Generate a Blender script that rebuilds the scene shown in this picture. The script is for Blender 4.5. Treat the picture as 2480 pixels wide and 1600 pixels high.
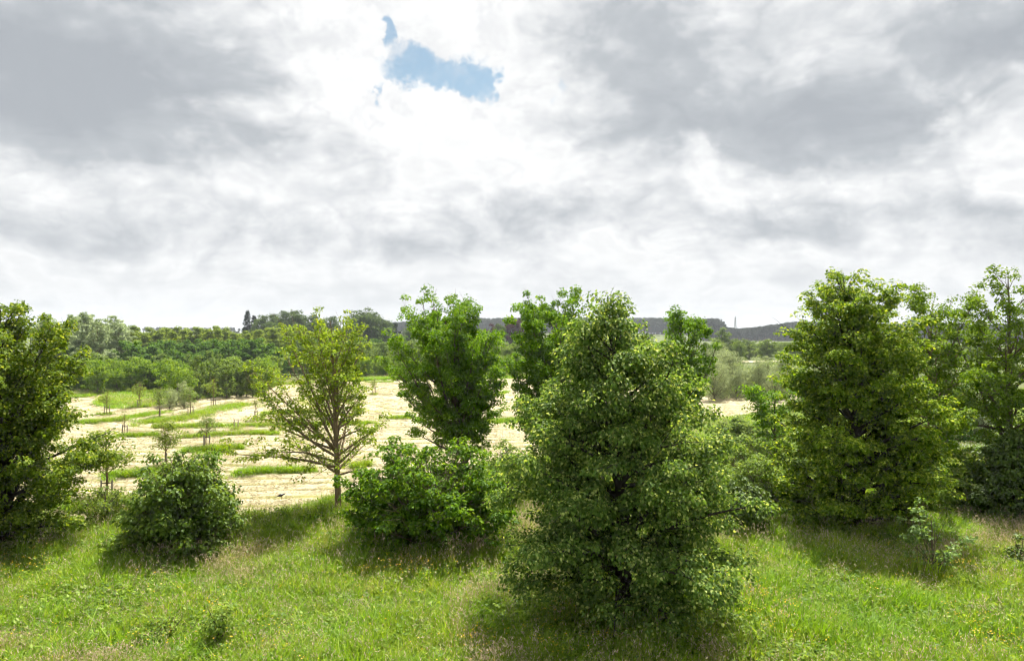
import bpy, math, random
import numpy as np

# ------------------------------------------------------------------ clear
for o in list(bpy.data.objects):
    bpy.data.objects.remove(o, do_unlink=True)
scene = bpy.context.scene
col = scene.collection
R = math.radians

# ------------------------------------------------------------------ camera
EYE = 7.6                    # eye height of the look-out above the meadow (m)
FOC = 1771.0                 # focal length in photo pixels (2480 px wide)
HOR = 815.0                  # photo row of the horizon
cam_d = bpy.data.cameras.new('camera')
cam = bpy.data.objects.new('camera', cam_d)
col.objects.link(cam)
cam.location = (0, 0, EYE)
cam.rotation_euler = (R(90) + (HOR - 800) / FOC, 0, 0)
cam_d.sensor_width = 36.0
cam_d.lens = 36.0 * FOC / 2480.0
cam_d.clip_start = 0.1
cam_d.clip_end = 20000
scene.camera = cam

SUN_EL, SUN_AZ = 58.0, 17.0   # sun high ahead, a little to the right of the view
EXPOSURE = 1.4
scene.view_settings.view_transform = 'Standard'
scene.view_settings.look = 'None'
scene.view_settings.exposure = EXPOSURE
scene.view_settings.gamma = 1.0
scene.view_settings.use_curve_mapping = False
scene.render.engine = 'CYCLES'
cy = scene.cycles
cy.max_bounces = 6
cy.diffuse_bounces = 3
cy.glossy_bounces = 2
cy.transmission_bounces = 4
cy.volume_bounces = 0
cy.transparent_max_bounces = 8
cy.sample_clamp_indirect = 4.0
cy.caustics_reflective = False
cy.caustics_refractive = False
cy.use_adaptive_sampling = True
cy.adaptive_threshold = 0.03
cy.adaptive_min_samples = 10
cy.use_denoising = True
cy.pixel_filter_type = 'BLACKMAN_HARRIS'
cy.filter_width = 1.2

# ------------------------------------------------------------------ sun
sd = bpy.data.lights.new('sun', 'SUN')
sd.energy = 5.0
sd.angle = R(0.6)
sd.color = (1.0, 0.965, 0.90)
sun = bpy.data.objects.new('sun', sd)
col.objects.link(sun)
sun.rotation_euler = (-R(90 - SUN_EL), 0, -R(SUN_AZ))
sun.location = (20, 60, 120)

# ------------------------------------------------------------------ node helper
class NT:
    """Writes node expressions: sockets in, sockets out."""
    def __init__(self, tree):
        self.t = tree
        tree.nodes.clear()
    def n(self, typ, **kw):
        nd = self.t.nodes.new(typ)
        for k, v in kw.items():
            setattr(nd, k, v)
        return nd
    def put(self, sock, v):
        if isinstance(v, bpy.types.NodeSocket):
            self.t.links.new(v, sock)
        elif v is not None:
            sock.default_value = v
    def m(self, op, a, b=None, c=None, clamp=False):
        nd = self.n('ShaderNodeMath', operation=op, use_clamp=clamp)
        self.put(nd.inputs[0], a)
        self.put(nd.inputs[1], b)
        self.put(nd.inputs[2], c)
        return nd.outputs[0]
    def v(self, op, a, b=None, c=None):
        nd = self.n('ShaderNodeVectorMath', operation=op)
        self.put(nd.inputs[0], a)
        self.put(nd.inputs[1], b)
        if op == 'SCALE':
            self.put(nd.inputs['Scale'], c)
        else:
            self.put(nd.inputs[2], c)
        return nd.outputs['Value'] if op in ('DOT_PRODUCT', 'LENGTH', 'DISTANCE') else nd.outputs['Vector']
    def sep(self, a):
        nd = self.n('ShaderNodeSeparateXYZ')
        self.put(nd.inputs[0], a)
        return nd.outputs
    def xyz(self, x, y, z=0.0):
        nd = self.n('ShaderNodeCombineXYZ')
        for s, q in zip(nd.inputs, (x, y, z)):
            self.put(s, q)
        return nd.outputs[0]
    def noise(self, vec, scale, detail=4, rough=0.5, dist=0.0, dims='3D', colour=False):
        nd = self.n('ShaderNodeTexNoise', noise_dimensions=dims)
        self.put(nd.inputs['Vector'], vec)
        nd.inputs['Scale'].default_value = scale
        nd.inputs['Detail'].default_value = detail
        nd.inputs['Roughness'].default_value = rough
        nd.inputs['Distortion'].default_value = dist
        return nd.outputs['Color' if colour else 'Fac']
    def mix(self, f, a, b, mode='MIX'):
        nd = self.n('ShaderNodeMix', data_type='RGBA', blend_type=mode)
        self.put(nd.inputs[0], f)
        self.put(nd.inputs[6], a)
        self.put(nd.inputs[7], b)
        return nd.outputs[2]
    def step(self, x, lo, hi, to0=0.0, to1=1.0):
        nd = self.n('ShaderNodeMapRange', interpolation_type='SMOOTHSTEP')
        self.put(nd.inputs[0], x)
        nd.inputs[1].default_value = lo
        nd.inputs[2].default_value = hi
        nd.inputs[3].default_value = to0
        nd.inputs[4].default_value = to1
        return nd.outputs[0]
    def ramp(self, f, stops):
        nd = self.n('ShaderNodeValToRGB')
        self.put(nd.inputs[0], f)
        els = nd.color_ramp.elements
        while len(els) < len(stops):
            els.new(0.5)
        for e, (p, c) in zip(els, stops):
            e.position = p
            e.color = (*c, 1.0)
        return nd.outputs[0]

# ------------------------------------------------------------------ world: Nishita sky under broken cloud
K = 2387 / 2480.0            # the survey sheet was read at 2387 px wide

def azel(x, y):
    dx, dy = x / K - 1240, HOR - y / K
    return math.degrees(math.atan2(dx, FOC)), math.degrees(math.atan2(dy, math.hypot(FOC, dx)))

world = bpy.data.worlds.new('World')
scene.world = world
world.use_nodes = True
w = NT(world.node_tree)
world.cycles.sampling_method = 'MANUAL'
world.cycles.sample_map_resolution = 512
D = w.n('ShaderNodeTexCoord').outputs['Generated']
dx, dy, dz = w.sep(D)[0:3]
DEG = 180 / math.pi
az = w.m('MULTIPLY', w.m('ARCTAN2', dx, dy), DEG)
el = w.m('MULTIPLY', w.m('ARCSINE', dz), DEG)
# cloud-deck plane (perspective towards the horizon)
zz = w.m('MAXIMUM', w.m('ADD', dz, 0.20), 0.05)
plane = w.xyz(w.m('DIVIDE', dx, zz), w.m('DIVIDE', dy, zz), 0.0)
n_big = w.noise(plane, 1.3, 3, 0.55, 0.3)
n_mid = w.noise(w.v('ADD', plane, (5.3, 1.7, 2.0)), 3.4, 5, 0.60, 0.35)
# domain warp of the azimuth / elevation frame, so that cloud outlines billow
ae = w.xyz(az, el, 0.0)
wc = w.noise(ae, 0.10, 2, 0.55, 0.0, colour=True)
wf = w.noise(w.v('ADD', ae, (40.0, 7.0, 3.0)), 0.55, 4, 0.62, 0.0, colour=True)
wv = w.v('ADD', w.v('MULTIPLY_ADD', wc, (9.0, 5.0, 0.0), (-4.5, -2.5, 0.0)),
         w.v('MULTIPLY_ADD', wf, (3.0, 2.2, 0.0), (-1.5, -1.1, 0.0)))
wae = w.v('ADD', ae, wv)
fine = w.v('ADD', ae, w.v('MULTIPLY_ADD', wf, (5.4, 4.6, 0.0), (-2.7, -2.3, 0.0)))

def blob(frame, x, y, rx, up, dn=None):
    """Elliptic patch of cloud; dn is the (sharper) reach below its middle."""
    a0, e0 = azel(x, y)
    a1, _ = azel(x + rx, y)
    _, e1 = azel(x, y - up)
    ia, iu = 1 / (a1 - a0), 1 / (e1 - e0)
    q = w.v('MULTIPLY_ADD', frame, (ia, iu, 0), (-a0 * ia, -e0 * iu, 0))
    if dn is not None:
        k = up / dn
        s = w.sep(q)
        q = w.xyz(s[0], w.m('MAXIMUM', s[1], w.m('MULTIPLY', s[1], -k)))
    return w.m('POWER', math.exp(-1.0), w.v('DOT_PRODUCT', q, q))

def total(blobs, frame):
    acc = None
    for amp, *b in blobs:
        g = blob(frame, *b)
        acc = w.m('MULTIPLY', g, amp) if acc is None else w.m('MULTIPLY_ADD', g, amp, acc)
    return acc
# billows: the same noise read a little higher up gives lit crowns and grey bases
puff = w.v('MULTIPLY', w.v('ADD', ae, w.v('MULTIPLY_ADD', wc, (6.0, 3.0, 0), (-3.0, -1.5, 0))), (0.62, 1.0, 1.0))
p0 = w.noise(puff, 0.16, 5, 0.56)
p1 = w.noise(w.v('ADD', puff, (0.25, 1.1, 0.0)), 0.16, 5, 0.56)
emboss = w.m('SUBTRACT', p0, p1)

dark = total([
    (0.95, 330, 250, 400, 300, 150),
    (0.55, 60, 90, 280, 170),
    (0.75, 1520, 270, 200, 130, 85),
    (0.95, 1920, 330, 330, 200, 80),
    (0.70, 1480, 60, 280, 110),
    (0.80, 2330, 90, 210, 130),
    (0.45, 2330, 540, 260, 70, 45),
    (0.42, 1340, 500, 230, 80, 45),
    (0.40, 1850, 540, 300, 60, 30),
    (0.36, 130, 545, 330, 55, 30),
    (0.34, 960, 570, 320, 60, 40),
], wae)
light = total([
    (0.95, 1080, 60, 190, 130),
    (0.60, 740, 120, 190, 240),
    (0.80, 1020, 300, 300, 120),
    (0.50, 1260, 400, 160, 60),
    (0.45, 1620, 360, 70, 60),
    (0.50, 2250, 270, 130, 120),
    (0.30, 300, 430, 420, 40),
    (0.30, 1560, 420, 280, 40),
], wae)
hole = total([
    (1.00, 960, 150, 75, 50),
    (1.00, 1090, 180, 95, 44),
    (0.60, 1150, 205, 45, 34),
    (0.85, 908, 60, 26, 38),
    (0.70, 872, 212, 20, 26),
    (0.62, 1290, 212, 34, 30),
    (-1.1, 1222, 200, 48, 50),
], fine)
# away from the frame the same broken cloud goes on by itself
far_hole = w.m('MULTIPLY', w.step(n_big, 0.30, 0.22), w.step(el, 26, 34))
b0 = w.noise(w.v('ADD', puff, (11.0, 3.0, 1.0)), 0.26, 6, 0.55)
billow = w.m('ABSOLUTE', w.m('MULTIPLY_ADD', b0, 2.0, -1.0))      # rounded heads, sharp creases
dens = w.m('MULTIPLY_ADD', dark, 1.15, w.m('MULTIPLY_ADD', n_big, 0.9, -0.50))
dens = w.m('ADD', dens, w.m('MULTIPLY_ADD', n_mid, 0.50, -0.25))
dens = w.m('ADD', dens, w.m('MULTIPLY_ADD', p0, 0.5, -0.25))
dens = w.m('MULTIPLY_ADD', light, -0.50, dens)
dens = w.m('MULTIPLY_ADD', billow, -1.25, w.m('ADD', dens, 0.44))
dens = w.m('MULTIPLY_ADD', emboss, -1.7, dens)
# thin edges glow, thick middles go grey
cl = w.ramp(w.m('MULTIPLY_ADD', dens, 1 / 2.2, 0.8 / 2.2), [
    (0.00, (.86, .865, .87)), (0.26, (.85, .855, .86)), (0.34, (.86, .865, .87)), (0.41, (.94, .945, .945)), (0.48, (.84, .85, .86)),
    (0.60, (.69, .71, .73)), (0.76, (.51, .54, .57)), (1.0, (.42, .45, .485))])
lite = w.m('MULTIPLY_ADD', n_mid, 0.8, w.m('SUBTRACT', w.m('MULTIPLY', light, 0.85), 0.45))
lite = w.m('MULTIPLY_ADD', emboss, 2.2, lite)
b1 = w.noise(fine, 0.30, 4, 0.55)
white = w.mix(w.step(b1, 0.46, 0.62), (1.0, 1.0, 0.995, 1), (0.83, 0.84, 0.855, 1))
cl = w.mix(w.step(lite, 0.08, 0.95, 0.0, 0.97), cl, white)
hz = w.step(el, 9.0, -2.0)
cl = w.mix(w.m('MULTIPLY', hz, 0.75), cl, (0.70, 0.715, 0.73, 1))
sky = w.n('ShaderNodeTexSky', sky_type='NISHITA')
sky.sun_disc = False
sky.sun_elevation = R(SUN_EL)
sky.sun_rotation = R(SUN_AZ)
sky.air_density = 1.0
sky.dust_density = 0.6
SKY_STRENGTH = 0.05
CLOUD = 1.06 / (SKY_STRENGTH * 2 ** EXPOSURE)
wisp = w.step(w.sep(wf)[2], 0.45, 0.80, 1.0, 0.65)             # thin veils drifting over the gap
mask = w.m('MAXIMUM', w.m('MULTIPLY', w.step(hole, 0.25, 0.90, 0.0, 0.90), wisp), far_hole)
out = w.mix(mask, w.v('SCALE', cl, c=CLOUD), w.v('MULTIPLY', sky.outputs[0], (0.86, 0.96, 0.85)))
bg = w.n('ShaderNodeBackground')
w.put(bg.inputs[0], out)
bg.inputs[1].default_value = SKY_STRENGTH
wo = w.n('ShaderNodeOutputWorld')
w.put(wo.inputs[0], bg.outputs[0])
# ------------------------------------------------------------------ survey helpers
def X(x, d):                 # sideways offset of the bearing x at distance d
    return (x / K - 1240) / FOC * d

def G(x, y):                 # point of the level ground seen at (x, y)
    d = FOC * EYE / (y / K - HOR)
    return X(x, d), d

def ZT(y, d):                # height of what is seen at row y at distance d
    return EYE + (HOR - y / K) / FOC * d

def sm(a, b, t):
    t = np.clip((np.asarray(t, float) - a) / (b - a), 0, 1)
    return t * t * (3 - 2 * t)

def gh(x, y):                # lie of the land
    x = np.asarray(x, float); y = np.asarray(y, float)
    h = 0.10 * np.sin(x * 0.21 + 1.3) * np.cos(y * 0.17) + 0.07 * np.sin(x * 0.083 - y * 0.31)
    h = h + 0.5 * np.sin(x * 0.021 + 0.6) * sm(60, 140, y)
    h = h * sm(0, 12, np.abs(y)) + 13 * sm(560, 1000, y) * (0.35 + 0.65 * sm(520, 100, x))
    return h

def at(x, y):
    return (float(x), float(y), float(gh(x, y)))

def vnoise(x, y, s, seed=0):
    """Smooth value noise in 0..1 (numpy)."""
    x = np.asarray(x, float) / s + 1000.3; y = np.asarray(y, float) / s + 1000.7
    xi = np.floor(x).astype(np.int64); yi = np.floor(y).astype(np.int64)
    fx = x - xi; fy = y - yi
    fx = fx * fx * (3 - 2 * fx); fy = fy * fy * (3 - 2 * fy)
    def hsh(a, b):
        h = (a * 374761393 + b * 668265263 + seed * 974711) & 0x7fffffff
        h = ((h ^ (h >> 13)) * 1274126177) & 0x7fffffff
        return ((h ^ (h >> 16)) & 0xffff) / 65535.0
    return (hsh(xi, yi) * (1 - fx) + hsh(xi + 1, yi) * fx) * (1 - fy) + \
           (hsh(xi, yi + 1) * (1 - fx) + hsh(xi + 1, yi + 1) * fx) * fy

# ------------------------------------------------------------------ objects
def tag(o, label=None, cat=None, group=None, kind=None):
    if label: o['label'] = label
    if cat: o['category'] = cat
    if group: o['group'] = group
    if kind: o['kind'] = kind
    return o

def mesh_from(name, V, loops, sizes, rnd=None, mats=(), matidx=None, smooth=False, attrs=None):
    me = bpy.data.meshes.new(name)
    V = np.asarray(V, np.float32)
    loops = np.asarray(loops, np.int32).ravel(); sizes = np.asarray(sizes, np.int32)
    me.vertices.add(len(V)); me.vertices.foreach_set('co', V.ravel())
    me.loops.add(len(loops)); me.loops.foreach_set('vertex_index', loops)
    me.polygons.add(len(sizes))
    st = np.zeros(len(sizes), np.int32); st[1:] = np.cumsum(sizes)[:-1]
    me.polygons.foreach_set('loop_start', st)
    for m in mats: me.materials.append(m)
    if matidx is not None: me.polygons.foreach_set('material_index', np.asarray(matidx, np.int32))
    if smooth: me.polygons.foreach_set('use_smooth', np.ones(len(sizes), bool))
    if rnd is not None:
        a = me.attributes.new('rnd', 'FLOAT', 'FACE'); a.data.foreach_set('value', np.asarray(rnd, np.float32))
    for k, val in (attrs or {}).items():
        a = me.attributes.new(k, 'FLOAT', 'POINT'); a.data.foreach_set('value', np.asarray(val, np.float32))
    me.update(calc_edges=True); me.validate()
    return me

def obj(name, me, parent=None, loc=None, rz=0.0, sc=None):
    o = bpy.data.objects.new(name, me)
    col.objects.link(o)
    if parent is not None: o.parent = parent
    if loc is not None: o.location = loc
    if rz: o.rotation_euler = (0, 0, rz)
    if sc is not None: o.scale = sc if hasattr(sc, '__len__') else (sc, sc, sc)
    return o

# ------------------------------------------------------------------ materials
def new_mat(name):
    m = bpy.data.materials.new(name); m.use_nodes = True
    return m, NT(m.node_tree)

def finish(t, sh):
    o = t.n('ShaderNodeOutputMaterial'); t.put(o.inputs[0], sh)

def pbsdf(t, colour, rough=0.6, spec=0.3, normal=None):
    b = t.n('ShaderNodeBsdfPrincipled')
    t.put(b.inputs['Base Color'], colour); t.put(b.inputs['Roughness'], rough)
    b.inputs['Specular IOR Level'].default_value = spec
    if normal is not None: t.put(b.inputs['Normal'], normal)
    return b.outputs[0]

def leaf_mat(name, stops, trans=0.35, rough=0.45, spec=0.35, tcol=(1.25, 1.15, 0.45), patch=0.25, patch_scale=0.9):
    """Leaf colour from a per-leaf random number; thin leaves let light through."""
    m, t = new_mat(name)
    a = t.n('ShaderNodeAttribute', attribute_name='rnd').outputs['Fac']
    c = t.ramp(a, stops)
    pos = t.n('ShaderNodeNewGeometry').outputs['Position']
    nz = t.noise(pos, patch_scale, 2, 0.5)
    c = t.mix(t.step(nz, 0.3, 0.75, 0.0, patch), c, (1.18, 1.12, 0.75, 1), 'MULTIPLY')
    p = pbsdf(t, c, rough, spec)
    tr = t.n('ShaderNodeBsdfTranslucent')
    t.put(tr.inputs[0], t.mix(1.0, c, (*tcol, 1), 'MULTIPLY'))
    mx = t.n('ShaderNodeMixShader'); mx.inputs[0].default_value = min(trans * 1.3, .5)
    t.put(mx.inputs[1], p); t.put(mx.inputs[2], tr.outputs[0])
    finish(t, mx.outputs[0])
    return m

def ramp3(d, m_, l, acc=None):
    d, m_, l = [tuple(q * k for q in v) for v, k in ((d, 1.1), (m_, 1.2), (l, 1.25))]
    s = [(0.0, d), (0.45, m_), (0.86, l)]
    if acc: s += [(0.9, l), (0.93, acc)]
    return s

M = {}
M['lime'] = leaf_mat('lime_leaf', ramp3((.052, .102, .019), (.100, .176, .037), (.174, .258, .061), (.439, .516, .170)), 0.38, 0.55, 0.09)
M['lime_gold'] = leaf_mat('lime_gold_leaf', ramp3((.062, .122, .009), (.125, .212, .014), (.207, .296, .025), (.414, .493, .063)), 0.40, 0.55, 0.09)
M['lime_left'] = leaf_mat('lime_left_leaf', ramp3((.050, .093, .009), (.100, .163, .012), (.167, .227, .022), (.334, .379, .056)), 0.40, 0.55, 0.09)
M['oak'] = leaf_mat('oak_leaf', ramp3((.050, .119, .009), (.102, .208, .013), (.181, .295, .019)), 0.40, 0.55, 0.09)
M['oak_yellow'] = leaf_mat('oak_yellow_leaf', ramp3((.083, .144, .014), (.155, .237, .022), (.245, .319, .031), (.369, .429, .039)), 0.40, 0.55, 0.09)
M['oak_right'] = leaf_mat('oak_warm_leaf', ramp3((.057, .116, .011), (.107, .187, .016), (.182, .260, .025), (.280, .272, .033)), 0.40, 0.55, 0.09)
M['hazel'] = leaf_mat('hazel_leaf', ramp3((.041, .103, .009), (.090, .182, .012), (.162, .252, .017)), 0.40, 0.55, 0.09)
M['glossy'] = leaf_mat('glossy_leaf', ramp3((.055, .105, .016), (.101, .171, .023), (.180, .248, .032)), 0.36, 0.55, 0.22)
M['darkivy'] = leaf_mat('dark_leaf', ramp3((.040, .077, .014), (.076, .129, .021), (.126, .183, .028)), 0.30, 0.55, 0.22)
M['elder'] = leaf_mat('elder_leaf', ramp3((.084, .150, .029), (.150, .234, .040), (.244, .318, .062)), 0.40, 0.55, 0.09)
M['sapling'] = leaf_mat('sapling_leaf', ramp3((.068, .120, .023), (.130, .188, .034), (.206, .258, .048)), 0.40, 0.55, 0.09)
M['pale'] = leaf_mat('pale_leaf', ramp3((.074, .137, .032), (.124, .208, .053), (.198, .286, .088)), 0.36, 0.5, 0.16)
M['shrub_light'] = leaf_mat('shrub_light_leaf', ramp3((.070, .146, .022), (.141, .229, .030), (.229, .311, .047)), 0.38, 0.75, 0.08, patch_scale=0.35)
M['wood_dark'] = leaf_mat('wood_dark_leaf', ramp3((.047, .103, .026), (.085, .172, .037), (.139, .224, .053)), 0.35, 0.75, 0.08, patch_scale=0.3)
M['birch'] = leaf_mat('birch_leaf', ramp3((.098, .151, .033), (.164, .231, .045), (.245, .312, .067)), 0.38, 0.75, 0.08, patch_scale=0.2)
M['silver'] = leaf_mat('silver_leaf', ramp3((.149, .203, .105), (.262, .320, .187), (.433, .486, .319)), 0.28, 0.75, 0.08, tcol=(1.1, 1.1, .7), patch_scale=0.3)
M['willow'] = leaf_mat('willow_leaf', ramp3((.144, .187, .103), (.245, .287, .165), (.359, .402, .248)), 0.30, 0.75, 0.08, tcol=(1.1, 1.1, .7))
M['grove'] = leaf_mat('grove_leaf', ramp3((.041, .076, .030), (.071, .117, .041), (.110, .159, .055)), 0.32, 0.75, 0.08, patch_scale=0.15)
M['conifer'] = leaf_mat('conifer_needles', ramp3((.014, .026, .016), (.024, .040, .024), (.040, .060, .034)), 0.12, 0.75, 0.08)
M['copper'] = leaf_mat('copper_leaf', ramp3((.035, .018, .022), (.060, .030, .034), (.095, .050, .050)), 0.25, 0.75, 0.08, tcol=(1.2, .7, .6), patch=0.1)
M['plantation'] = leaf_mat('plantation_leaf', ramp3((.072, .129, .036), (.129, .193, .055), (.201, .266, .089)), 0.36, 0.75, 0.08, patch_scale=0.2)
M['forest'] = leaf_mat('forest_leaf', ramp3((.014, .024, .014), (.024, .038, .022), (.038, .054, .030)), 0.15, 0.75, 0.08, patch_scale=0.03)

def bark_mat(name, c1, c2, sc=14.0):
    m, t = new_mat(name)
    pos = t.n('ShaderNodeNewGeometry').outputs['Position']
    st = t.v('MULTIPLY', pos, (1, 1, 0.22))
    nz = t.noise(st, sc, 5, 0.65, 0.4)
    c = t.ramp(nz, [(0.3, c1), (0.7, c2)])
    bp = t.n('ShaderNodeBump'); bp.inputs['Strength'].default_value = 0.6; bp.inputs['Distance'].default_value = 0.02
    t.put(bp.inputs['Height'], nz)
    finish(t, pbsdf(t, c, 0.9, 0.15, bp.outputs[0]))
    return m
M['bark'] = bark_mat('bark', (.055, .042, .028), (.17, .13, .085))
M['bark_pale'] = bark_mat('bark_pale', (.11, .078, .045), (.28, .20, .115))
M['bark_dark'] = bark_mat('bark_dark', (.020, .017, .013), (.060, .050, .038))
M['stake'] = bark_mat('stake_wood', (.17, .145, .11), (.32, .28, .22), 9.0)

# ------------------------------------------------------------------ plant growing
LEAF2 = (np.array([[0, 0, 0], [.5, .42, .10], [0, 1, -.04], [-.5, .42, .10]]), [[0, 1, 2], [0, 2, 3]])
LEAF4 = (np.array([[0, 0, 0], [.44, .16, .09], [.46, .55, .10], [0, 1.05, -.10], [-.46, .55, .10], [-.44, .16, .09]]),
         [[0, 1, 2, 3], [0, 3, 4, 5]])

def unit(v):
    return v / np.maximum(np.linalg.norm(v, axis=-1, keepdims=True), 1e-9)

def leaves(P, T, N, size, aspect, shape):
    """Leaf faces at P pointing along T with the blade facing N."""
    T = unit(T); S = unit(np.cross(T, N)); U = np.cross(S, T)
    tv, tf = shape
    size = np.asarray(size)[:, None, None]
    V = (P[:, None, :] + size * (tv[None, :, 0:1] * aspect * S[:, None, :] + tv[None, :, 1:2] * T[:, None, :] + tv[None, :, 2:3] * U[:, None, :]))
    n, k = len(P), len(tv)
    f = np.asarray(tf)
    F = (np.arange(n)[:, None, None] * k + f[None]).reshape(-1, f.shape[1])
    return V.reshape(-1, 3), F, len(f)

def tubes(paths, sides):
    """Tapered tubes: paths = [(pts (n,3), radii (n,))]."""
    VV, FF, off = [], [], 0
    for pts, rad in paths:
        pts = np.asarray(pts, float); n = len(pts)
        tg = unit(np.gradient(pts, axis=0))
        ref = np.where(np.abs(tg[:, 2:3]) > 0.9, np.array([[1., 0, 0]]), np.array([[0, 0, 1.]]))
        a = unit(np.cross(tg, ref)); b = np.cross(tg, a)
        ang = np.arange(sides) / sides * 2 * np.pi
        ring = pts[:, None, :] + np.asarray(rad)[:, None, None] * (np.cos(ang)[None, :, None] * a[:, None, :] + np.sin(ang)[None, :, None] * b[:, None, :])
        VV.append(ring.reshape(-1, 3))
        i = np.arange(n - 1)[:, None] * sides; j = np.arange(sides)[None, :]; j2 = (j + 1) % sides
        FF.append((off + np.stack([i + j, i + j2, i + sides + j2, i + sides + j], -1)).reshape(-1, 4))
        off += n * sides
    V = np.concatenate(VV); F = np.concatenate(FF)
    return V, F

def tube_mesh(name, paths, sides, mat):
    V, F = tubes(paths, sides)
    return mesh_from(name, V, F, np.full(len(F), 4), mats=[mat], smooth=True)

def bend(p0, d0, length, n, up, rng, wob=0.08):
    """A limb of given length from p0 along d0; up > 0 turns it skyward along its run, < 0 lets it droop."""
    pts = [np.array(p0, float)]; d = np.array(d0, float); st = length / (n - 1)
    for i in range(n - 1):
        d = d + np.array([0, 0, up / (n - 1)]) + rng.normal(0, wob, 3)
        d /= np.linalg.norm(d)
        pts.append(pts[-1] + d * st)
    return np.array(pts)

def profile(pr, t):
    a = np.array(pr); return np.interp(t, a[:, 0], a[:, 1])

def tree(seed, H, base, prof, n1=46, elev=(15, 55), up=(0.2, 0.2), trunk_r=0.13, lean=(0, 0), sec=5.0, sec_len=0.42,
         twig=0.42, n_leaf=30000, per=14, leaf=0.09, aspect=0.8, shape=LEAF2, droop=0.0, upface=0.6, spread=0.10, ragged=0.22,
         accent=0.0, inner=0.25, leaders=0, squash=(1, 1), wig=0.05, top_taper=0.12, az_bias=None, lumps=None, sides=7, clump=0, clump_r=.22, spray=(.42, .36, .24, -.25), rough=.32, floor=.05, low=.6, root=.75):
    """Grows one tree; returns meshes-to-be: trunk paths, branch paths, leaf arrays."""
    rng = np.random.default_rng(seed)
    n = 16
    s = np.linspace(0, 1, n)
    tx = lean[0] * s ** 1.4 + np.cumsum(rng.normal(0, wig, n)) * s * 0.6
    ty = lean[1] * s ** 1.4 + np.cumsum(rng.normal(0, wig, n)) * s * 0.6
    tr = np.stack([tx, ty, s * H * 0.97], 1)
    rad = trunk_r * (1 - s) ** 0.85 + 0.012; rad[0] *= 1.35; rad[1] *= 1.08
    trunk = [(tr, rad)]
    branches, seeds = [], []
    trunkz = lambda z: np.array([np.interp(z, tr[:, 2], tr[:, 0]), np.interp(z, tr[:, 2], tr[:, 1]), z])
    for li in range(leaders):
        z0 = base + (H - base) * rng.uniform(0.05, 0.35); azl = li / max(leaders, 1) * 2 * np.pi + rng.uniform(-.5, .5)
        L = (H - z0) * rng.uniform(0.5, 0.80)
        d = np.array([np.cos(azl) * .42, np.sin(azl) * .42, 0.9])
        pts = bend(trunkz(z0), unit(d), L, 9, 0.35, rng, 0.05)
        trunk.append((pts, np.linspace(trunk_r * 0.5, 0.012, 9)))
        for q in np.linspace(0.25, 1, int(L * 4)):
            p = np.array([np.interp(q, np.linspace(0, 1, 9), pts[:, k]) for k in range(3)])
            a = rng.uniform(0, 2 * np.pi); e = R(rng.uniform(10, 50))
            d2 = np.array([np.cos(a) * np.cos(e), np.sin(a) * np.cos(e), np.sin(e)])
            b = bend(p, d2, rng.uniform(0.35, 0.8) * (1.25 - q * 0.7), 5, up[1], rng)
            branches.append((b, np.linspace(0.016, 0.004, 5))); seeds.append(b)
    for i in range(n1):
        t = (i + rng.uniform(0.1, 0.9)) / n1
        t = t ** 0.9
        z = base + (H * 0.97 - base) * t
        a = i * 2.39996 + rng.uniform(-.45, .45)
        Rr = profile(prof, t) * (1 + rng.normal(0, ragged)) * (1.0)
        if az_bias is not None: Rr *= 1 + az_bias[1] * math.cos(a - az_bias[0])
        Rr = max(Rr, 0.25)
        zl = base * low + 0.05
        e = min(R(np.interp(t, [0, 1], elev) + rng.normal(0, 7)), math.atan2(max(z - zl, .05), Rr * .9))
        d = np.array([np.cos(a) * np.cos(e) * squash[0], np.sin(a) * np.cos(e) * squash[1], np.sin(e)])
        L = Rr / max(math.cos(e), 0.35)
        u = np.interp(t, [0, 1], up)
        # start lower on the trunk so that the tip, not the root, sits at height z
        z0 = max(z - L * math.sin(e) * (root if root == .75 else root + (.95 - root) * t ** 1.5), zl)
        pts = bend(trunkz(z0), unit(d), L, 9, u, rng, 0.06)
        r0 = min(np.interp(z0, tr[:, 2], rad) * 0.55, 0.018 + 0.022 * L)
        trunk.append((pts, np.linspace(r0, 0.006, 9)))
        m = max(3, int(L * sec))
        sl = np.linspace(0.18, 1.0, m)
        tang = unit(np.gradient(pts, axis=0))
        for j, q in enumerate(sl):
            p = np.array([np.interp(q, np.linspace(0, 1, 9), pts[:, k]) for k in range(3)])
            tg = np.array([np.interp(q, np.linspace(0, 1, 9), tang[:, k]) for k in range(3)])
            side = np.cross(tg, [0, 0, 1.]); sg = 1 if j % 2 else -1
            d2 = tg * rng.uniform(0.5, 0.9) + unit(side) * sg * rng.uniform(0.4, 0.9) + np.array([0, 0, rng.normal(0.14, 0.42)])
            l2 = sec_len * (0.45 + 0.75 * (1 - q)) * min(L, 3.0) * rng.uniform(0.6, 1.2) + 0.12
            b = bend(p, unit(d2), l2, 5, u * 0.6, rng, 0.09)
            branches.append((b, np.linspace(0.004 + 0.008 * l2, 0.003, 5))); seeds.append(b)
        seeds.append(pts[4:])
    # sprays of leaves along the branches, favouring their outer ends
    seg0, seg1, wt = [], [], []
    for b in seeds:
        k = len(b) - 1
        for i in range(k):
            seg0.append(b[i]); seg1.append(b[i + 1])
            wt.append(np.linalg.norm(b[i + 1] - b[i]) * (inner + (1 - inner) * ((i + 1) / k) ** 1.5))
    seg0, seg1, wt = np.array(seg0), np.array(seg1), np.array(wt)
    nc = clump or max(8, n_leaf // 45)
    pk = rng.choice(len(wt), nc, p=wt / wt.sum())
    f = rng.uniform(0, 1, (nc, 1))
    C = seg0[pk] * (1 - f) + seg1[pk] * f
    bd = unit(seg1[pk] - seg0[pk])
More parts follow.
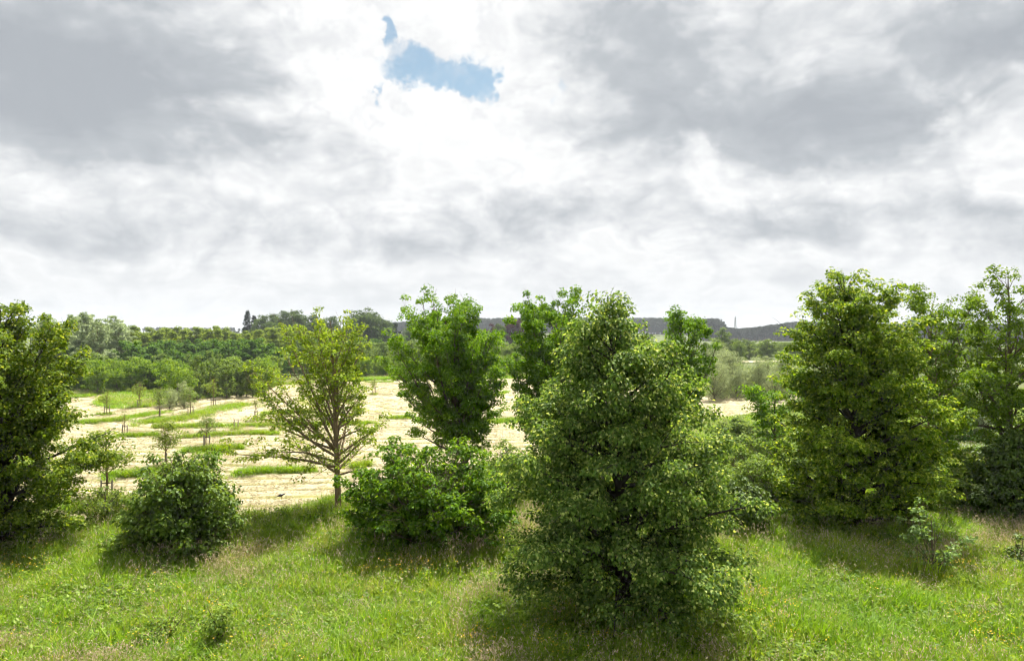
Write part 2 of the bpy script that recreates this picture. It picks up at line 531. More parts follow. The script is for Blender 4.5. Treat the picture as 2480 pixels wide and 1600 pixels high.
    axis_ = np.stack([np.interp(C[:, 2], tr[:, 2], tr[:, 0]), np.interp(C[:, 2], tr[:, 2], tr[:, 1]), C[:, 2]], 1)
    od = unit((C - axis_) * 1.0 + bd * np.array([1, 1, 0]) * .6 + rng.normal(0, .25, (nc, 3)) * np.array([1, 1, 0]))
    od[:, 2] = 0; od = unit(od)
    la = np.cross(np.array([0, 0, 1.0]), od)
    csz = rng.uniform(.6, 1.3, nc)
    lc = np.repeat(np.arange(nc), max(1, n_leaf // nc)); nl = len(lc)
    z_ = rng.uniform(spray[3], 1, nl); ph = rng.uniform(0, 2 * np.pi, nl); rr_ = np.sqrt(np.maximum(1 - z_ ** 2, 0))
    lx, ly = rr_ * np.cos(ph), rr_ * np.sin(ph)
    depth = 1 - .45 * rng.uniform(0, 1, nl) ** 2.5
    sx, sy, sz = spray[0], spray[1], spray[2]
    q = (csz[lc] * depth)[:, None]
    up_ = np.array([0, 0, 1.0])
    LP = C[lc] + q * (od[lc] * (lx * sx)[:, None] + la[lc] * (ly * sy)[:, None] + up_ * (z_ * sz)[:, None])
    LP = LP - up_ * (droop * .55 * (csz[lc] * rr_) ** 2 * (sx * .8))[:, None] + rng.normal(0, spread * .25, (nl, 3))
    Ns = unit(od[lc] * (lx / sx)[:, None] + la[lc] * (ly / sy)[:, None] + up_ * (z_ / sz)[:, None])
    radial = unit(od[lc] * lx[:, None] + la[lc] * ly[:, None] + 1e-4)
    LN = unit(Ns * .75 + up_ * (upface * .5) + rng.normal(0, rough, (nl, 3)))
    LT = unit(radial * .7 + od[lc] * .45 - up_ * (droop * .9) + rng.normal(0, .45, (nl, 3)))
    LT = unit(LT - LN * (LT * LN).sum(1, keepdims=True) * .8)
    LS = leaf * rng.uniform(0.65, 1.25, nl)
    keep = LP[:, 2] > floor
    LP, LT, LN, LS, lc = LP[keep], LT[keep], LN[keep], LS[keep], lc[keep]
    V, F, fp = leaves(LP, LT, LN, LS, aspect, shape)
    rv = np.clip(rng.beta(2.0, 2.0, len(LP)) * 0.86 + rng.uniform(-.16, .16, nc)[lc], 0, 0.86)
    if accent > 0:
        rv[rng.uniform(0, 1, len(rv)) < accent] = 0.97
    rnd = np.repeat(rv, fp)
    return trunk, branches, (V, F, rnd)

def tree_meshes(name, leafmat, barkmat, sides=7, twigs=True, **kw):
    trunk, branches, (V, F, rnd) = tree(**kw)
    out = {'trunk': tube_mesh(name + '_trunk', trunk + (branches if twigs else []), sides, barkmat)}
    out['crown'] = mesh_from(name + '_crown', V, F, np.full(len(F), F.shape[1]), rnd=rnd, mats=[leafmat])
    return out

def plant_thing(name, meshes, loc, label, cat, group=None, rz=0.0, sc=None):
    e = obj(name, None, loc=loc, rz=rz, sc=sc)
    e.empty_display_size = 0.3
    for part, me in meshes.items():
        obj(part, me, e)
    return tag(e, label, cat, group)
# ================================================================== SETTING
# ------------------------------------------------------------------ ground
def axis(pts):
    out = []
    for (a, b, st) in pts:
        out += list(np.arange(a, b, st))
    out.append(pts[-1][1])
    return np.array(out)

def sheet(name, xs, ys, mat, zf, keep=None, attrs=None):
    XX, YY = np.meshgrid(xs, ys)
    V = np.stack([XX.ravel(), YY.ravel(), zf(XX, YY).ravel()], 1)
    nx, ny = len(xs), len(ys)
    i = (np.arange(ny - 1)[:, None] * nx + np.arange(nx - 1)[None, :]).ravel()
    F = np.stack([i, i + 1, i + nx + 1, i + nx], 1)
    if keep is not None:
        cx = V[F].mean(1)
        F = F[keep(cx[:, 0], cx[:, 1])]
    at_ = {k: f(XX, YY).ravel() for k, f in (attrs or {}).items()}
    used = np.unique(F); mp = np.zeros(len(V), int); mp[used] = np.arange(len(used))
    at_ = {k: v[used] for k, v in at_.items()}
    return mesh_from(name, V[used], mp[F], np.full(len(F), 4), mats=[mat], smooth=True, attrs=at_)

m, t = new_mat('meadow_soil')
pos = t.n('ShaderNodeNewGeometry').outputs['Position']
n1_ = t.noise(pos, 0.05, 4, 0.6); n2_ = t.noise(pos, 1.6, 5, 0.65)
c = t.ramp(n1_, [(0.3, (.075, .105, .028)), (0.55, (.11, .135, .040)), (0.75, (.16, .155, .065))])
c = t.mix(t.step(n2_, 0.35, 0.7), c, t.mix(0.6, c, (.045, .055, .020, 1)))
bp = t.n('ShaderNodeBump'); bp.inputs['Strength'].default_value = 0.7; bp.inputs['Distance'].default_value = 0.15
t.put(bp.inputs['Height'], n2_)
finish(t, pbsdf(t, c, 0.95, 0.1, bp.outputs[0]))
M['soil'] = m
xs = axis([(-3500, -1500, 400), (-1500, -300, 60), (-300, -90, 10), (-90, 90, 1.5), (90, 300, 10), (300, 1500, 60), (1500, 3500, 400)])
ys = axis([(-150, 0, 15), (0, 150, 1.5), (150, 400, 10), (400, 1600, 40), (1600, 5100, 350)])
ground = obj('ground', sheet('ground', xs, ys, M['soil'], gh))
tag(ground, kind='structure')

# ------------------------------------------------------------------ hay field
NEAR = np.array([(-90, 35), (-40, 32), (-25, 31), (-19.6, 30), (-15.6, 27.4), (-11.3, 29.2), (-9.3, 30.8), (-8, 32.6), (-4.6, 40), (-.3, 43.8), (3, 48), (9.8, 57), (20.3, 69), (35, 82), (40, 98)])
FAR = np.array([(-90, 75), (-75, 80), (-54, 93), (-53, 107), (-37.6, 112), (-25, 125), (-2.4, 128), (1.8, 128), (8, 125), (12, 118), (18, 97), (22, 91), (30, 95), (40, 99)])
def hay_mask(x, y):
    wob = (vnoise(x, y, 3.0, 3) - .5) * 1.4
    return (y > np.interp(x, NEAR[:, 0], NEAR[:, 1]) + wob * .5) & (y < np.interp(x, FAR[:, 0], FAR[:, 1]) + wob) & (x < 40)
def row_coord(x, y):
    """Swaths follow the mower round the corner of the field: across it near by, away from the viewer at the left."""
    bx, by = -27.0, 69.0
    out = np.hypot(np.maximum(bx - x, 0), np.maximum(by - y, 0))
    s = np.where((x > bx) & (y > by), -(y - by) * sm(0, 30, x - bx) - np.minimum(x - bx, 30) * .0, out)
    s = s + 1.6 * np.sin(0.055 * x + 0.03 * y) + 1.2 * np.sin(0.13 * x - 0.035 * y + 1.0) + 1.1 * (vnoise(x, y, 7.0, 5) - .5)
    return s / 2.35
def row_val(x, y):
    f = row_coord(x, y) * 1.45; f = f - np.floor(f)
    r = np.clip(0.5 + 0.5 * np.cos((f - .5) * 2 * np.pi), 0, 1) ** 0.8
    return np.clip(r + (vnoise(x, y, 1.6, 9) - .5) * 0.5, 0, 1)
m, t = new_mat('cut_hay')
pos = t.n('ShaderNodeNewGeometry').outputs['Position']
rv = t.n('ShaderNodeAttribute', attribute_name='row').outputs['Fac']
nf = t.noise(t.v('MULTIPLY', pos, (0.16, 1.5, 1.0)), 2.4, 7, 0.68, 0.5)
nl = t.noise(pos, 0.22, 4, 0.6, 0.5)
hay = t.ramp(nf, [(0.25, (.34, .285, .17)), (0.5, (.43, .37, .235)), (0.75, (.51, .45, .305))])
stub = t.ramp(nf, [(0.3, (.17, .175, .045)), (0.7, (.29, .26, .095))])
k = t.m('ADD', rv, t.m('MULTIPLY_ADD', nl, 0.8, -0.40))
k = t.m('ADD', k, t.m('MULTIPLY_ADD', nf, 0.5, -0.25))
c = t.mix(t.step(k, 0.08, 0.45), stub, hay)
bp = t.n('ShaderNodeBump'); bp.inputs['Strength'].default_value = 0.9; bp.inputs['Distance'].default_value = 0.12
t.put(bp.inputs['Height'], nf)
finish(t, pbsdf(t, c, 0.95, 0.1, bp.outputs[0]))
M['hay'] = m
xs = np.arange(-80, 41, 0.7); ys = axis([(27, 50, 0.2), (50, 80, 0.3), (80, 130, 0.45)])
zf = lambda x, y: gh(x, y) + 0.035 + 0.13 * row_val(x, y) + 0.05 * vnoise(x, y, 0.8, 2)
hf = obj('hay_field', sheet('hay_field', xs, ys, M['hay'], zf, hay_mask, {'row': row_val}))
tag(hf, kind='structure')
for (x0, x1, y0, y1) in ((32, 50, 133, 144), (58, 88, 199, 216)):
    xs = np.arange(x0, x1, 0.9); ys = np.arange(y0, y1, 0.6)
    msk = lambda x, y: ((x - (x0 + x1) / 2) / (x1 - x0) * 2) ** 2 + ((y - (y0 + y1) / 2) / (y1 - y0) * 2) ** 2 + vnoise(x, y, 4, 1) * .5 < 1.1
    tag(obj('hay_field', sheet('hay_field_far', xs, ys, M['hay'], lambda x, y: zf(x, y) + .05, msk, {'row': row_val})), kind='structure')

# ------------------------------------------------------------------ grass tufts (shared meshes, scattered)
m, t = new_mat('grass_blade')
a = t.n('ShaderNodeAttribute', attribute_name='rnd').outputs['Fac']
pos = t.n('ShaderNodeNewGeometry').outputs['Position']
flat = t.v('MULTIPLY', pos, (1, 1, 0))
big = t.noise(flat, 0.16, 3, 0.55, 0.4); mid_ = t.noise(flat, 0.9, 3, 0.6)
g1 = t.ramp(a, [(0.0, (.115, .22, .011)), (0.5, (.245, .385, .017)), (0.80, (.37, .45, .038)), (0.86, (.24, .23, .085)), (1.0, (.38, .32, .18))])
c = t.mix(t.step(big, 0.35, 0.65, 0.0, 0.6), g1, t.mix(1.0, g1, (0.72, 0.95, 0.8, 1), 'MULTIPLY'))
c = t.mix(t.step(mid_, 0.42, 0.72, 0.0, 0.8), c, t.mix(1.0, c, (1.30, 1.08, 1.5, 1), 'MULTIPLY'))
p = pbsdf(t, c, 0.55, 0.25)
tr = t.n('ShaderNodeBsdfTranslucent'); t.put(tr.inputs[0], t.mix(1.0, c, (1.15, 1.1, .5, 1), 'MULTIPLY'))
mx = t.n('ShaderNodeMixShader'); mx.inputs[0].default_value = 0.45
t.put(mx.inputs[1], p); t.put(mx.inputs[2], tr.outputs[0])
finish(t, mx.outputs[0])
M['grass'] = m
def plain_leaf(name, colour, trans=0.3, rough=0.6):
    m, t = new_mat(name)
    p = pbsdf(t, (*colour, 1), rough, 0.2)
    tr = t.n('ShaderNodeBsdfTranslucent'); tr.inputs[0].default_value = (*colour, 1)
    mx = t.n('ShaderNodeMixShader'); mx.inputs[0].default_value = trans
    t.put(mx.inputs[1], p); t.put(mx.inputs[2], tr.outputs[0])
    finish(t, mx.outputs[0])
    return m
M['panicle'] = leaf_mat('seed_head', ramp3((.30, .22, .15), (.43, .33, .235), (.52, .43, .32)), 0.35, 0.8, 0.1, (1, 1, .9), 0.15)
M['herb'] = leaf_mat('herb_leaf', ramp3((.075, .145, .016), (.15, .24, .028), (.24, .32, .05)), 0.38, 0.5, 0.15)
M['buttercup'] = plain_leaf('buttercup_petal', (.80, .50, .010), 0.25, 0.35)
M['daisy'] = plain_leaf('daisy_petal', (.75, .74, .70), 0.25, 0.6)

def blades(rng, n, rad, h0, h1, w0, lean, wind=(0, 0), cols=(0, .8)):
    a = rng.uniform(0, 2 * np.pi, n); r = rad * np.sqrt(rng.uniform(0, 1, n))
    B = np.stack([np.cos(a) * r, np.sin(a) * r, np.full(n, -0.03)], 1)
    h = rng.uniform(h0, h1, n)
    az_ = rng.uniform(0, 2 * np.pi, n)
    ln = lean * rng.uniform(.2, 1.2, n) * h
    off = np.stack([np.cos(az_) * ln + wind[0] * h, np.sin(az_) * ln + wind[1] * h, np.zeros(n)], 1)
    sd_ = unit(np.stack([-np.sin(az_), np.cos(az_), np.zeros(n)], 1)) * w0 * rng.uniform(.7, 1.3, (n, 1))
    m1 = B + off * .32 + np.array([0, 0, 1]) * (h * .55)[:, None]
    tp = B + off * 1.0 + np.array([0, 0, 1]) * (h * (1 - .25 * np.abs(ln / h)))[:, None]
    V = np.stack([B - sd_ * .8, B + sd_ * .8, m1 + sd_, m1 - sd_, tp], 1).reshape(-1, 3)
    k = np.arange(n) * 5
    quads = np.stack([k, k + 1, k + 2, k + 3], 1); tris = np.stack([k + 3, k + 2, k + 4], 1)
    cr = rng.uniform(cols[0], cols[1], n)
    return V, quads, tris, cr, tp

class Soup:
    def __init__(s): s.V, s.L, s.S, s.R, s.M, s.o = [], [], [], [], [], 0
    def add(s, V, faces, rnd, mat):
        F = np.asarray(faces)
        s.L.append((F + s.o).ravel()); s.S.append(np.full(len(F), F.shape[1])); s.R.append(np.broadcast_to(rnd, len(F))); s.M.append(np.full(len(F), mat))
    def verts(s, V): s.V.append(V); s.o += len(V)
    def mesh(s, name, mats):
        return mesh_from(name, np.concatenate(s.V), np.concatenate(s.L), np.concatenate(s.S), np.concatenate(s.R), mats, np.concatenate(s.M))

GM = [M['grass'], M['panicle'], M['herb'], M['buttercup'], M['daisy']]
def tuft(name, seed, n, rad, h0, h1, w0, lean, wind=(0, 0), cols=(0, .8), heads=0, herb=0, flowers=0, fmat=3, head_h=(.7, 1.0)):
    rng = np.random.default_rng(seed); s = Soup()
    if n:
        V, q, tr_, cr, _ = blades(rng, n, rad, h0, h1, w0, lean, wind, cols)
        s.add(V, q, cr, 0); s.add(V, tr_, cr, 0); s.verts(V)
    if heads:
        V, q, tr_, cr, tp = blades(rng, heads, rad, head_h[0], head_h[1], .0035, .28, wind, (.8, 1))
        s.add(V, q, cr, 0); s.add(V, tr_, cr, 0); s.verts(V)
        for j in range(2):
            P = tp - np.array([0, 0, .05 + .045 * j]) + rng.normal(0, .012, tp.shape)
            T = unit(np.array([0, 0, 1.0]) + rng.normal(0, .45, tp.shape) + np.array([wind[0], wind[1], 0]))
            V, F, fp = leaves(P, T, rng.normal(0, 1, tp.shape), rng.uniform(.04, .085, heads), .24, LEAF2)
            s.add(V, F, np.repeat(rng.uniform(0, .86, heads), fp), 1); s.verts(V)
    if herb:
        P = rng.normal(0, rad * .8, (herb, 3)); P[:, 2] = rng.uniform(.08, h1, herb)
        T = unit(rng.normal(0, 1, (herb, 3)) * np.array([1, 1, .35])); N = unit(rng.normal(0, .4, (herb, 3)) + np.array([0, 0, 1]))
        V, F, fp = leaves(P, T, N, rng.uniform(.05, .14, herb), .55, LEAF2)
        s.add(V, F, np.repeat(rng.uniform(0, .86, herb), fp), 2); s.verts(V)
    if flowers:
        P = rng.normal(0, rad, (flowers, 3)); P[:, 2] = rng.uniform(.55, .85, flowers) * (h1 if fmat == 4 else 1)
        for j in range(3):
            a = j * 2.1 + rng.uniform(0, 6, flowers)
            T = np.stack([np.cos(a), np.sin(a), rng.uniform(.1, .6, flowers)], 1)
            V, F, fp = leaves(P, T, np.tile([0, 0, 1.0], (flowers, 1)) + rng.normal(0, .3, (flowers, 3)), rng.uniform(.018, .027, flowers), 1.0, LEAF2)
            s.add(V, F, .5, fmat); s.verts(V)
    return s.mesh(name, GM)

tufts = bpy.data.collections.new('tuft_library')
TL = {}
def lib(key, me):
    o = bpy.data.objects.new('tuft_%02d' % len(TL), me); tufts.objects.link(o); TL[key] = len(TL)
W = (.12, -.03)
for i in range(4): lib('green%d' % i, tuft('g%d' % i, 10 + i, 30, .25, .28, .72, .0105, .85, W, (0, .82)))
for i in range(2): lib('lush%d' % i, tuft('l%d' % i, 20 + i, 32, .23, .35, .80, .012, .65, W, (0, .72)))
for i in range(3): lib('seed%d' % i, tuft('s%d' % i, 30 + i, 20, .24, .3, .65, .006, .6, W, (.05, .86), heads=12))
for i in range(2): lib('herb%d' % i, tuft('h%d' % i, 40 + i, 14, .2, .2, .5, .007, .6, W, (0, .7), herb=34))
for i in range(2): lib('dry%d' % i, tuft('d%d' % i, 50 + i, 24, .26, .3, .7, .006, .9, (.3, -.1), (.6, .95), heads=3))
lib('dock0', tuft('dk0', 55, 0, .16, .2, .6, .007, .6, W, herb=26, heads=3, head_h=(.7, 1.0)))
lib('dock1', tuft('dk1', 56, 6, .22, .2, .45, .010, .6, W, (0, .5), herb=40))
for i in range(2): lib('butter%d' % i, tuft('b%d' % i, 60 + i, 16, .2, .3, .6, .006, .5, W, (0, .7), flowers=7))
lib('daisy', tuft('dy', 70, 10, .2, .2, .45, .006, .5, W, (0, .7), flowers=16, fmat=4))
for i in range(2): lib('short%d' % i, tuft('sh%d' % i, 80 + i, 30, .22, .10, .30, .008, .7, W, (.2, .95)))
# loose wisps of cut hay
for i in range(3):
    rng = np.random.default_rng(90 + i); s = Soup(); n = 46
    P = rng.normal(0, 1, (n, 3)) * np.array([.34, .13, 1]); P[:, 2] = np.abs(rng.normal(0, .035, n))
    T = unit(rng.normal(0, 1, (n, 3)) * np.array([1, .5, .22])); N = rng.normal(0, 1, (n, 3))
    V, F, fp = leaves(P, T, N, rng.uniform(.07, .20, n), .07, LEAF2)
    s.add(V, F, np.repeat(rng.uniform(.3, 1, n), fp), 0); s.verts(V)
    m = bpy.data.materials.get('hay_straw')
    if m is None:
        m = leaf_mat('hay_straw', [(0, (.33, .28, .14)), (.5, (.48, .425, .265)), (1, (.58, .53, .37))], 0.2, 0.9, 0.1, (1, 1, .9), 0.1)
    lib('wisp%d' % i, s.mesh('w%d' % i, [m]))

gn = bpy.data.node_groups.new('scatter', 'GeometryNodeTree')
gn.interface.new_socket('Geometry', in_out='INPUT', socket_type='NodeSocketGeometry')
gn.interface.new_socket('Geometry', in_out='OUTPUT', socket_type='NodeSocketGeometry')
gi = gn.nodes.new('NodeGroupInput'); go = gn.nodes.new('NodeGroupOutput')
iop = gn.nodes.new('GeometryNodeInstanceOnPoints')
ci = gn.nodes.new('GeometryNodeCollectionInfo'); ci.inputs[0].default_value = tufts
ci.inputs['Separate Children'].default_value = True; ci.inputs['Reset Children'].default_value = True
def named(nm, ty):
    nd = gn.nodes.new('GeometryNodeInputNamedAttribute'); nd.data_type = ty; nd.inputs['Name'].default_value = nm
    return nd.outputs['Attribute']
L_ = gn.links.new
L_(gi.outputs[0], iop.inputs['Points']); L_(ci.outputs[0], iop.inputs['Instance'])
iop.inputs['Pick Instance'].default_value = True
L_(named('variant', 'INT'), iop.inputs['Instance Index'])
L_(named('rot', 'FLOAT_VECTOR'), iop.inputs['Rotation']); L_(named('scl', 'FLOAT_VECTOR'), iop.inputs['Scale'])
L_(iop.outputs[0], go.inputs[0])

def scatter(name, x, y, variant, scale, rng, label, cat, zoff=0.0, tilt=0.12, zs=None, group_=None):
    n = len(x)
    me = bpy.data.meshes.new(name)
    me.vertices.add(n)
    co = np.stack([x, y, gh(x, y) + zoff], 1).astype(np.float32)
    me.vertices.foreach_set('co', co.ravel())
    a = me.attributes.new('variant', 'INT', 'POINT'); a.data.foreach_set('value', np.asarray(variant, np.int32))
    rot = np.stack([rng.normal(0, tilt, n), rng.normal(0, tilt, n), rng.uniform(-.9, .9, n) + (rng.uniform(0, 1, n) < .3) * np.pi], 1).astype(np.float32)
    a = me.attributes.new('rot', 'FLOAT_VECTOR', 'POINT'); a.data.foreach_set('vector', rot.ravel())
    zs = scale if zs is None else zs
    sc = np.stack([scale, scale, zs], 1).astype(np.float32)
    a = me.attributes.new('scl', 'FLOAT_VECTOR', 'POINT'); a.data.foreach_set('vector', sc.ravel())
    me.update()
    o = obj(name, me)
    md = o.modifiers.new('scatter', 'NODES'); md.node_group = gn
    return tag(o, label, cat, group_, 'stuff')

def pick(rng, keys):
    return np.array([TL[k] for k in keys])[rng.integers(0, len(keys), 1)[0]]

GREEN = [TL['green%d' % i] for i in range(4)]; LUSH = [TL['lush0'], TL['lush1']]; SEED = [TL['seed%d' % i] for i in range(3)]
HERB = [TL['herb0'], TL['herb1'], TL['dock0'], TL['dock1']]; DRY = [TL['dry0'], TL['dry1']]; BUT = [TL['butter0'], TL['butter1']]; SHORT = [TL['short0'], TL['short1']]
WISP = [TL['wisp%d' % i] for i in range(3)]

def choose(rng, probs):
    """probs: list of (list of variants, probability array)."""
    n = len(probs[0][1])
    Pm = np.stack([p for _, p in probs], 1); Pm = Pm / Pm.sum(1, keepdims=True)
    u = rng.uniform(0, 1, n)[:, None]
    idx = (u > np.cumsum(Pm, 1)).sum(1).clip(0, len(probs) - 1)
    out = np.zeros(n, int)
    for k, (vs, _) in enumerate(probs):
        s_ = idx == k
        out[s_] = np.array(vs)[rng.integers(0, len(vs), s_.sum())]
    return out

def frustum(rng, n, d0, d1, b0=-0.80, b1=0.80, power=1.0):
    """n ground points between the distances d0 and d1, bearings b0..b1."""
    u = rng.uniform(0, 1, n)
    d = np.sqrt(d0 ** 2 + u * (d1 ** 2 - d0 ** 2)) if power == 1.0 else d0 * (d1 / d0) ** u
    b = rng.uniform(b0, b1, n)
    return b * d, d

def meadow_probs(x, y):
    a = vnoise(x, y, 2.6, 11); b = vnoise(x, y, 1.3, 12); c_ = vnoise(x, y, 6.0, 13)
    seed = 0.09 + 3.2 * sm(.60, .88, a) * sm(.3, .7, b)
    herb = 0.42 + 2.0 * sm(.60, .85, vnoise(x, y, 2.0, 14)) + 0.5 * sm(-6, -14, x) * sm(24, 18, y)
    dry = 0.04 + 0.5 * sm(.66, .9, vnoise(x, y, 1.9, 15)) + .2 * sm(.6, .8, c_)
    lush = 0.3 + 1.0 * sm(.45, .15, c_)
    dry_off = 1 - .85 * np.exp(-(((x - 2.2) / 4.0) ** 2 + ((y - 17.5) / 3.0) ** 2)) - .6 * np.exp(-(((x + 3.6) / 3.4) ** 2 + ((y - 24.5) / 2.2) ** 2))
    seed = seed * np.maximum(dry_off, .1); dry = dry * np.maximum(dry_off, .1)
    return [(GREEN, np.ones(len(x))), (LUSH, lush), (SEED, seed), (HERB, herb), (DRY, dry)]

rng = np.random.default_rng(7)
x1, y1 = frustum(rng, 52000, 12.5, 36, -.82, .82)
x2, y2 = frustum(rng, 20000, 36, 100, -.05, .82)
x_ = np.concatenate([x1, x2]); y_ = np.concatenate([y1, y2])
k_ = ~hay_mask(x_, y_) & ~((y_ > 33) & (x_ < -4))
x_, y_ = x_[k_], y_[k_]
sc = rng.uniform(.75, 1.25, len(x_)) * (1 + .5 * sm(36, 90, y_))
zs = sc * (1 - .5 * sm(40, 70, y_)) * (0.40 + .45 * vnoise(x_, y_, 3.5, 17) + .45 * vnoise(x_, y_, 1.1, 18))
scatter('meadow_grass', x_, y_, choose(rng, meadow_probs(x_, y_)), sc, rng, 'tall uncut green meadow grass with pinkish seed heads', 'grass', zs=zs)

# unmown strips left standing between the hay rows: (points as read on the survey sheet, half width m, count)
STRIPS = [
    ([(188, 991), (270, 985), (385, 966)], 0.9, 420), ([(330, 990), (440, 980), (520, 955), (560, 946)], 1.6, 900),
    ([(360, 996), (590, 994), (700, 993), (870, 990)], 0.8, 700), ([(285, 1018), (360, 1016)], 0.6, 150),
    ([(430, 1022), (560, 1016), (640, 1020)], 0.6, 330), ([(432, 1060), (500, 1056), (560, 1052)], 0.7, 260),
    ([(262, 1113), (330, 1110), (390, 1098)], 0.7, 420), ([(560, 1104), (640, 1100), (720, 1101)], 0.6, 330),
    ([(150, 1192), (230, 1190), (330, 1186)], 0.7, 420), ([(612, 971), (680, 968)], 0.7, 90),
    ([(1140, 985), (1205, 982)], 1.6, 260), ([(858, 893), (912, 893)], 1.0, 80), ([(830, 1092), (856, 1086)], 0.6, 70),
    ([(1150, 925), (1180, 918)], 0.8, 60), ([(905, 978), (950, 976)], 0.7, 70),
]
names = ['strip of uncut grass between two hay rows near the planted slope', 'broad patch of uncut grass around the saplings in the hay field',
         'long narrow line of uncut grass across the middle of the hay field', 'short tuft line beside the leafless staked sapling',
         'grass strip with a bare pair of stakes in the hay field', 'grass patch at the foot of the caged sapling',
         'grass strip at the foot of the round headed sapling', 'grass strip behind the low boughs of the thin yellow green tree',
         'grass strip in front of the staked sapling by the big lime', 'small dark grass clump seen through the thin yellow green tree',
         'grass patch between the oak and the big central lime', 'small grass clump at the far end of the hay field',
         'small grass tuft right of the thin tree trunk', 'thin grass line on the far hay beside the oak', 'faint grass line left of the dense oak']
for (pl, hw, n), lb in zip(STRIPS, names):
    P = np.array([G(*q) for q in pl]); u = rng.uniform(0, len(P) - 1, n); i = u.astype(int).clip(0, len(P) - 2); f = (u - i)[:, None]
    Q = P[i] * (1 - f) + P[i + 1] * f
    Q = Q + rng.normal(0, hw * .30, Q.shape) * (1 + 1.4 * (rng.uniform(0, 1, (n, 1)) < .12))
    sc = rng.uniform(.8, 1.3, n); dd = np.median(P[:, 1])
    pr = [(GREEN, np.ones(n)), (LUSH, np.ones(n) * 1.2), (SEED, .15 + sm(.5, .8, vnoise(Q[:, 0], Q[:, 1], 4, 21)) * .8)]
    scatter('uncut_grass', Q[:, 0], Q[:, 1], choose(rng, pr), sc, rng, lb, 'grass', zoff=.05, zs=sc * .66 if dd < 60 else sc * .6)
# grass bank under the willows and along the foot of the plantation
n = 5200
x_ = rng.uniform(-70, 4, n); y_ = np.interp(x_, FAR[:, 0], FAR[:, 1]) + np.abs(rng.normal(0, 5, n)) - .5
xb = rng.uniform(-55, -35, 2600); yb = rng.uniform(77, 108, 2600)
kb = yb > np.interp(xb, [-55, -46, -40, -35], [100, 80, 76, 96])
x_ = np.concatenate([x_, xb[kb]]); y_ = np.concatenate([y_, yb[kb]])
sc = rng.uniform(1.2, 2.0, len(x_))
pr = [(GREEN, np.ones(len(x_))), (LUSH, np.ones(len(x_))), (SEED, .1 + 1.6 * sm(.5, .8, vnoise(x_, y_, 6, 22)))]
scatter('uncut_grass', x_, y_, choose(rng, pr), sc, rng, 'grass bank along the foot of the planted trees', 'grass', zoff=.05, zs=sc * .5)
# stubble and loose hay over the mown field
x_, y_ = frustum(rng, 46000, 28, 128, -.72, .36, power=0)
k_ = hay_mask(x_, y_); x_, y_ = x_[k_], y_[k_]
rvv = row_val(x_, y_); k_ = rng.uniform(0, 1, len(x_)) < rvv ** 2; x_, y_, rvv = x_[k_], y_[k_], rvv[k_]
sc = rng.uniform(.7, 1.2, len(x_)) * (.8 + .008 * y_)
scatter('loose_hay', x_, y_, np.array(WISP)[rng.integers(0, 3, len(x_))], sc, rng, 'pale loose cut hay lying in rows on the field', 'hay', zoff=.13, tilt=.1, zs=sc * .8)
x_, y_ = frustum(rng, 16000, 28, 100, -.72, .36, power=0)
k_ = hay_mask(x_, y_); x_, y_ = x_[k_], y_[k_]
k_ = (row_val(x_, y_) < .35) & (vnoise(x_, y_, 8, 23) > .45); x_, y_ = x_[k_], y_[k_]
sc = rng.uniform(.7, 1.2, len(x_))
scatter('stubble', x_, y_, np.array(SHORT)[rng.integers(0, 2, len(x_))], sc, rng, 'short yellow green stubble between the hay rows', 'stubble', zoff=.04, zs=sc * .6)
# flowers
n = 1500
x_, y_ = frustum(rng, n * 6, 13, 26, -.8, .8)
pf = sm(.60, .80, vnoise(x_, y_, 2.4, 31)) * .30 * (.25 + sm(-3, 6, x_)) + .012
pf += .35 * np.exp(-(((x_ + 3.2) / 1.0) ** 2 + ((y_ - 23.2) / .5) ** 2))
k_ = rng.uniform(0, 1, len(x_)) < pf; x_, y_ = x_[k_], y_[k_]
sc = rng.uniform(.8, 1.15, len(x_))
scatter('buttercups', x_, y_, np.array(BUT)[rng.integers(0, 2, len(x_))], sc, rng, 'small yellow buttercups scattered through the meadow', 'flowers')
gx, gy = G(2240, 1048)
x_ = rng.normal(gx, 2.0, 160); y_ = rng.normal(gy, 1.6, 160)
sc = rng.uniform(.9, 1.3, 160)
scatter('white_flowers', x_, y_, np.full(160, TL['daisy']), sc, rng, 'patch of white flowers in a gap between the trees', 'flowers')

# rank weeds round the feet of the shrubs and saplings
pts = []
for x, d_, r, n in ((425, 25.0, 2.0, 260), (1000, 26.2, 2.9, 380), (1738, 27.4, 1.1, 120), (2362, 29.6, 1.6, 160), (2005, 28.8, 2.0, 220), (4, 25.6, 2.2, 200), (246, 28.2, .8, 60), (790, 30.4, .8, 70), (2172, 22.3, .5, 30), (1800, 34, 2.5, 160)):
    a = rng.uniform(0, 2 * np.pi, n); rr = r * (.75 + .4 * rng.uniform(0, 1, n) ** 1.5)
    pts.append(np.stack([X(x, d_) + np.cos(a) * rr, d_ + np.sin(a) * rr * .9], 1))
Q = np.concatenate(pts); n = len(Q); sc = rng.uniform(.8, 1.3, n)
scatter('tall_weeds', Q[:, 0], Q[:, 1], choose(rng, [(LUSH, np.ones(n)), (SEED, np.ones(n) * .3), (HERB, np.ones(n) * .8), (DRY, np.ones(n) * .15)]), sc, rng, 'rank weeds and tall grass growing round the feet of shrubs', 'weeds', zs=sc * rng.uniform(.8, 1.35, n))
FEET = [(250, 1170), (388, 1092), (290, 1016), (481, 1052), (250, 968), (325, 950), (373, 980), (445, 974), (498, 951), (597, 983), (838, 960), (872, 925), (551, 1002)]
Q = np.concatenate([np.array(G(*q)) + rng.normal(0, .32, (26, 2)) for q in FEET]); n = len(Q); sc = rng.uniform(.6, 1.0, n)
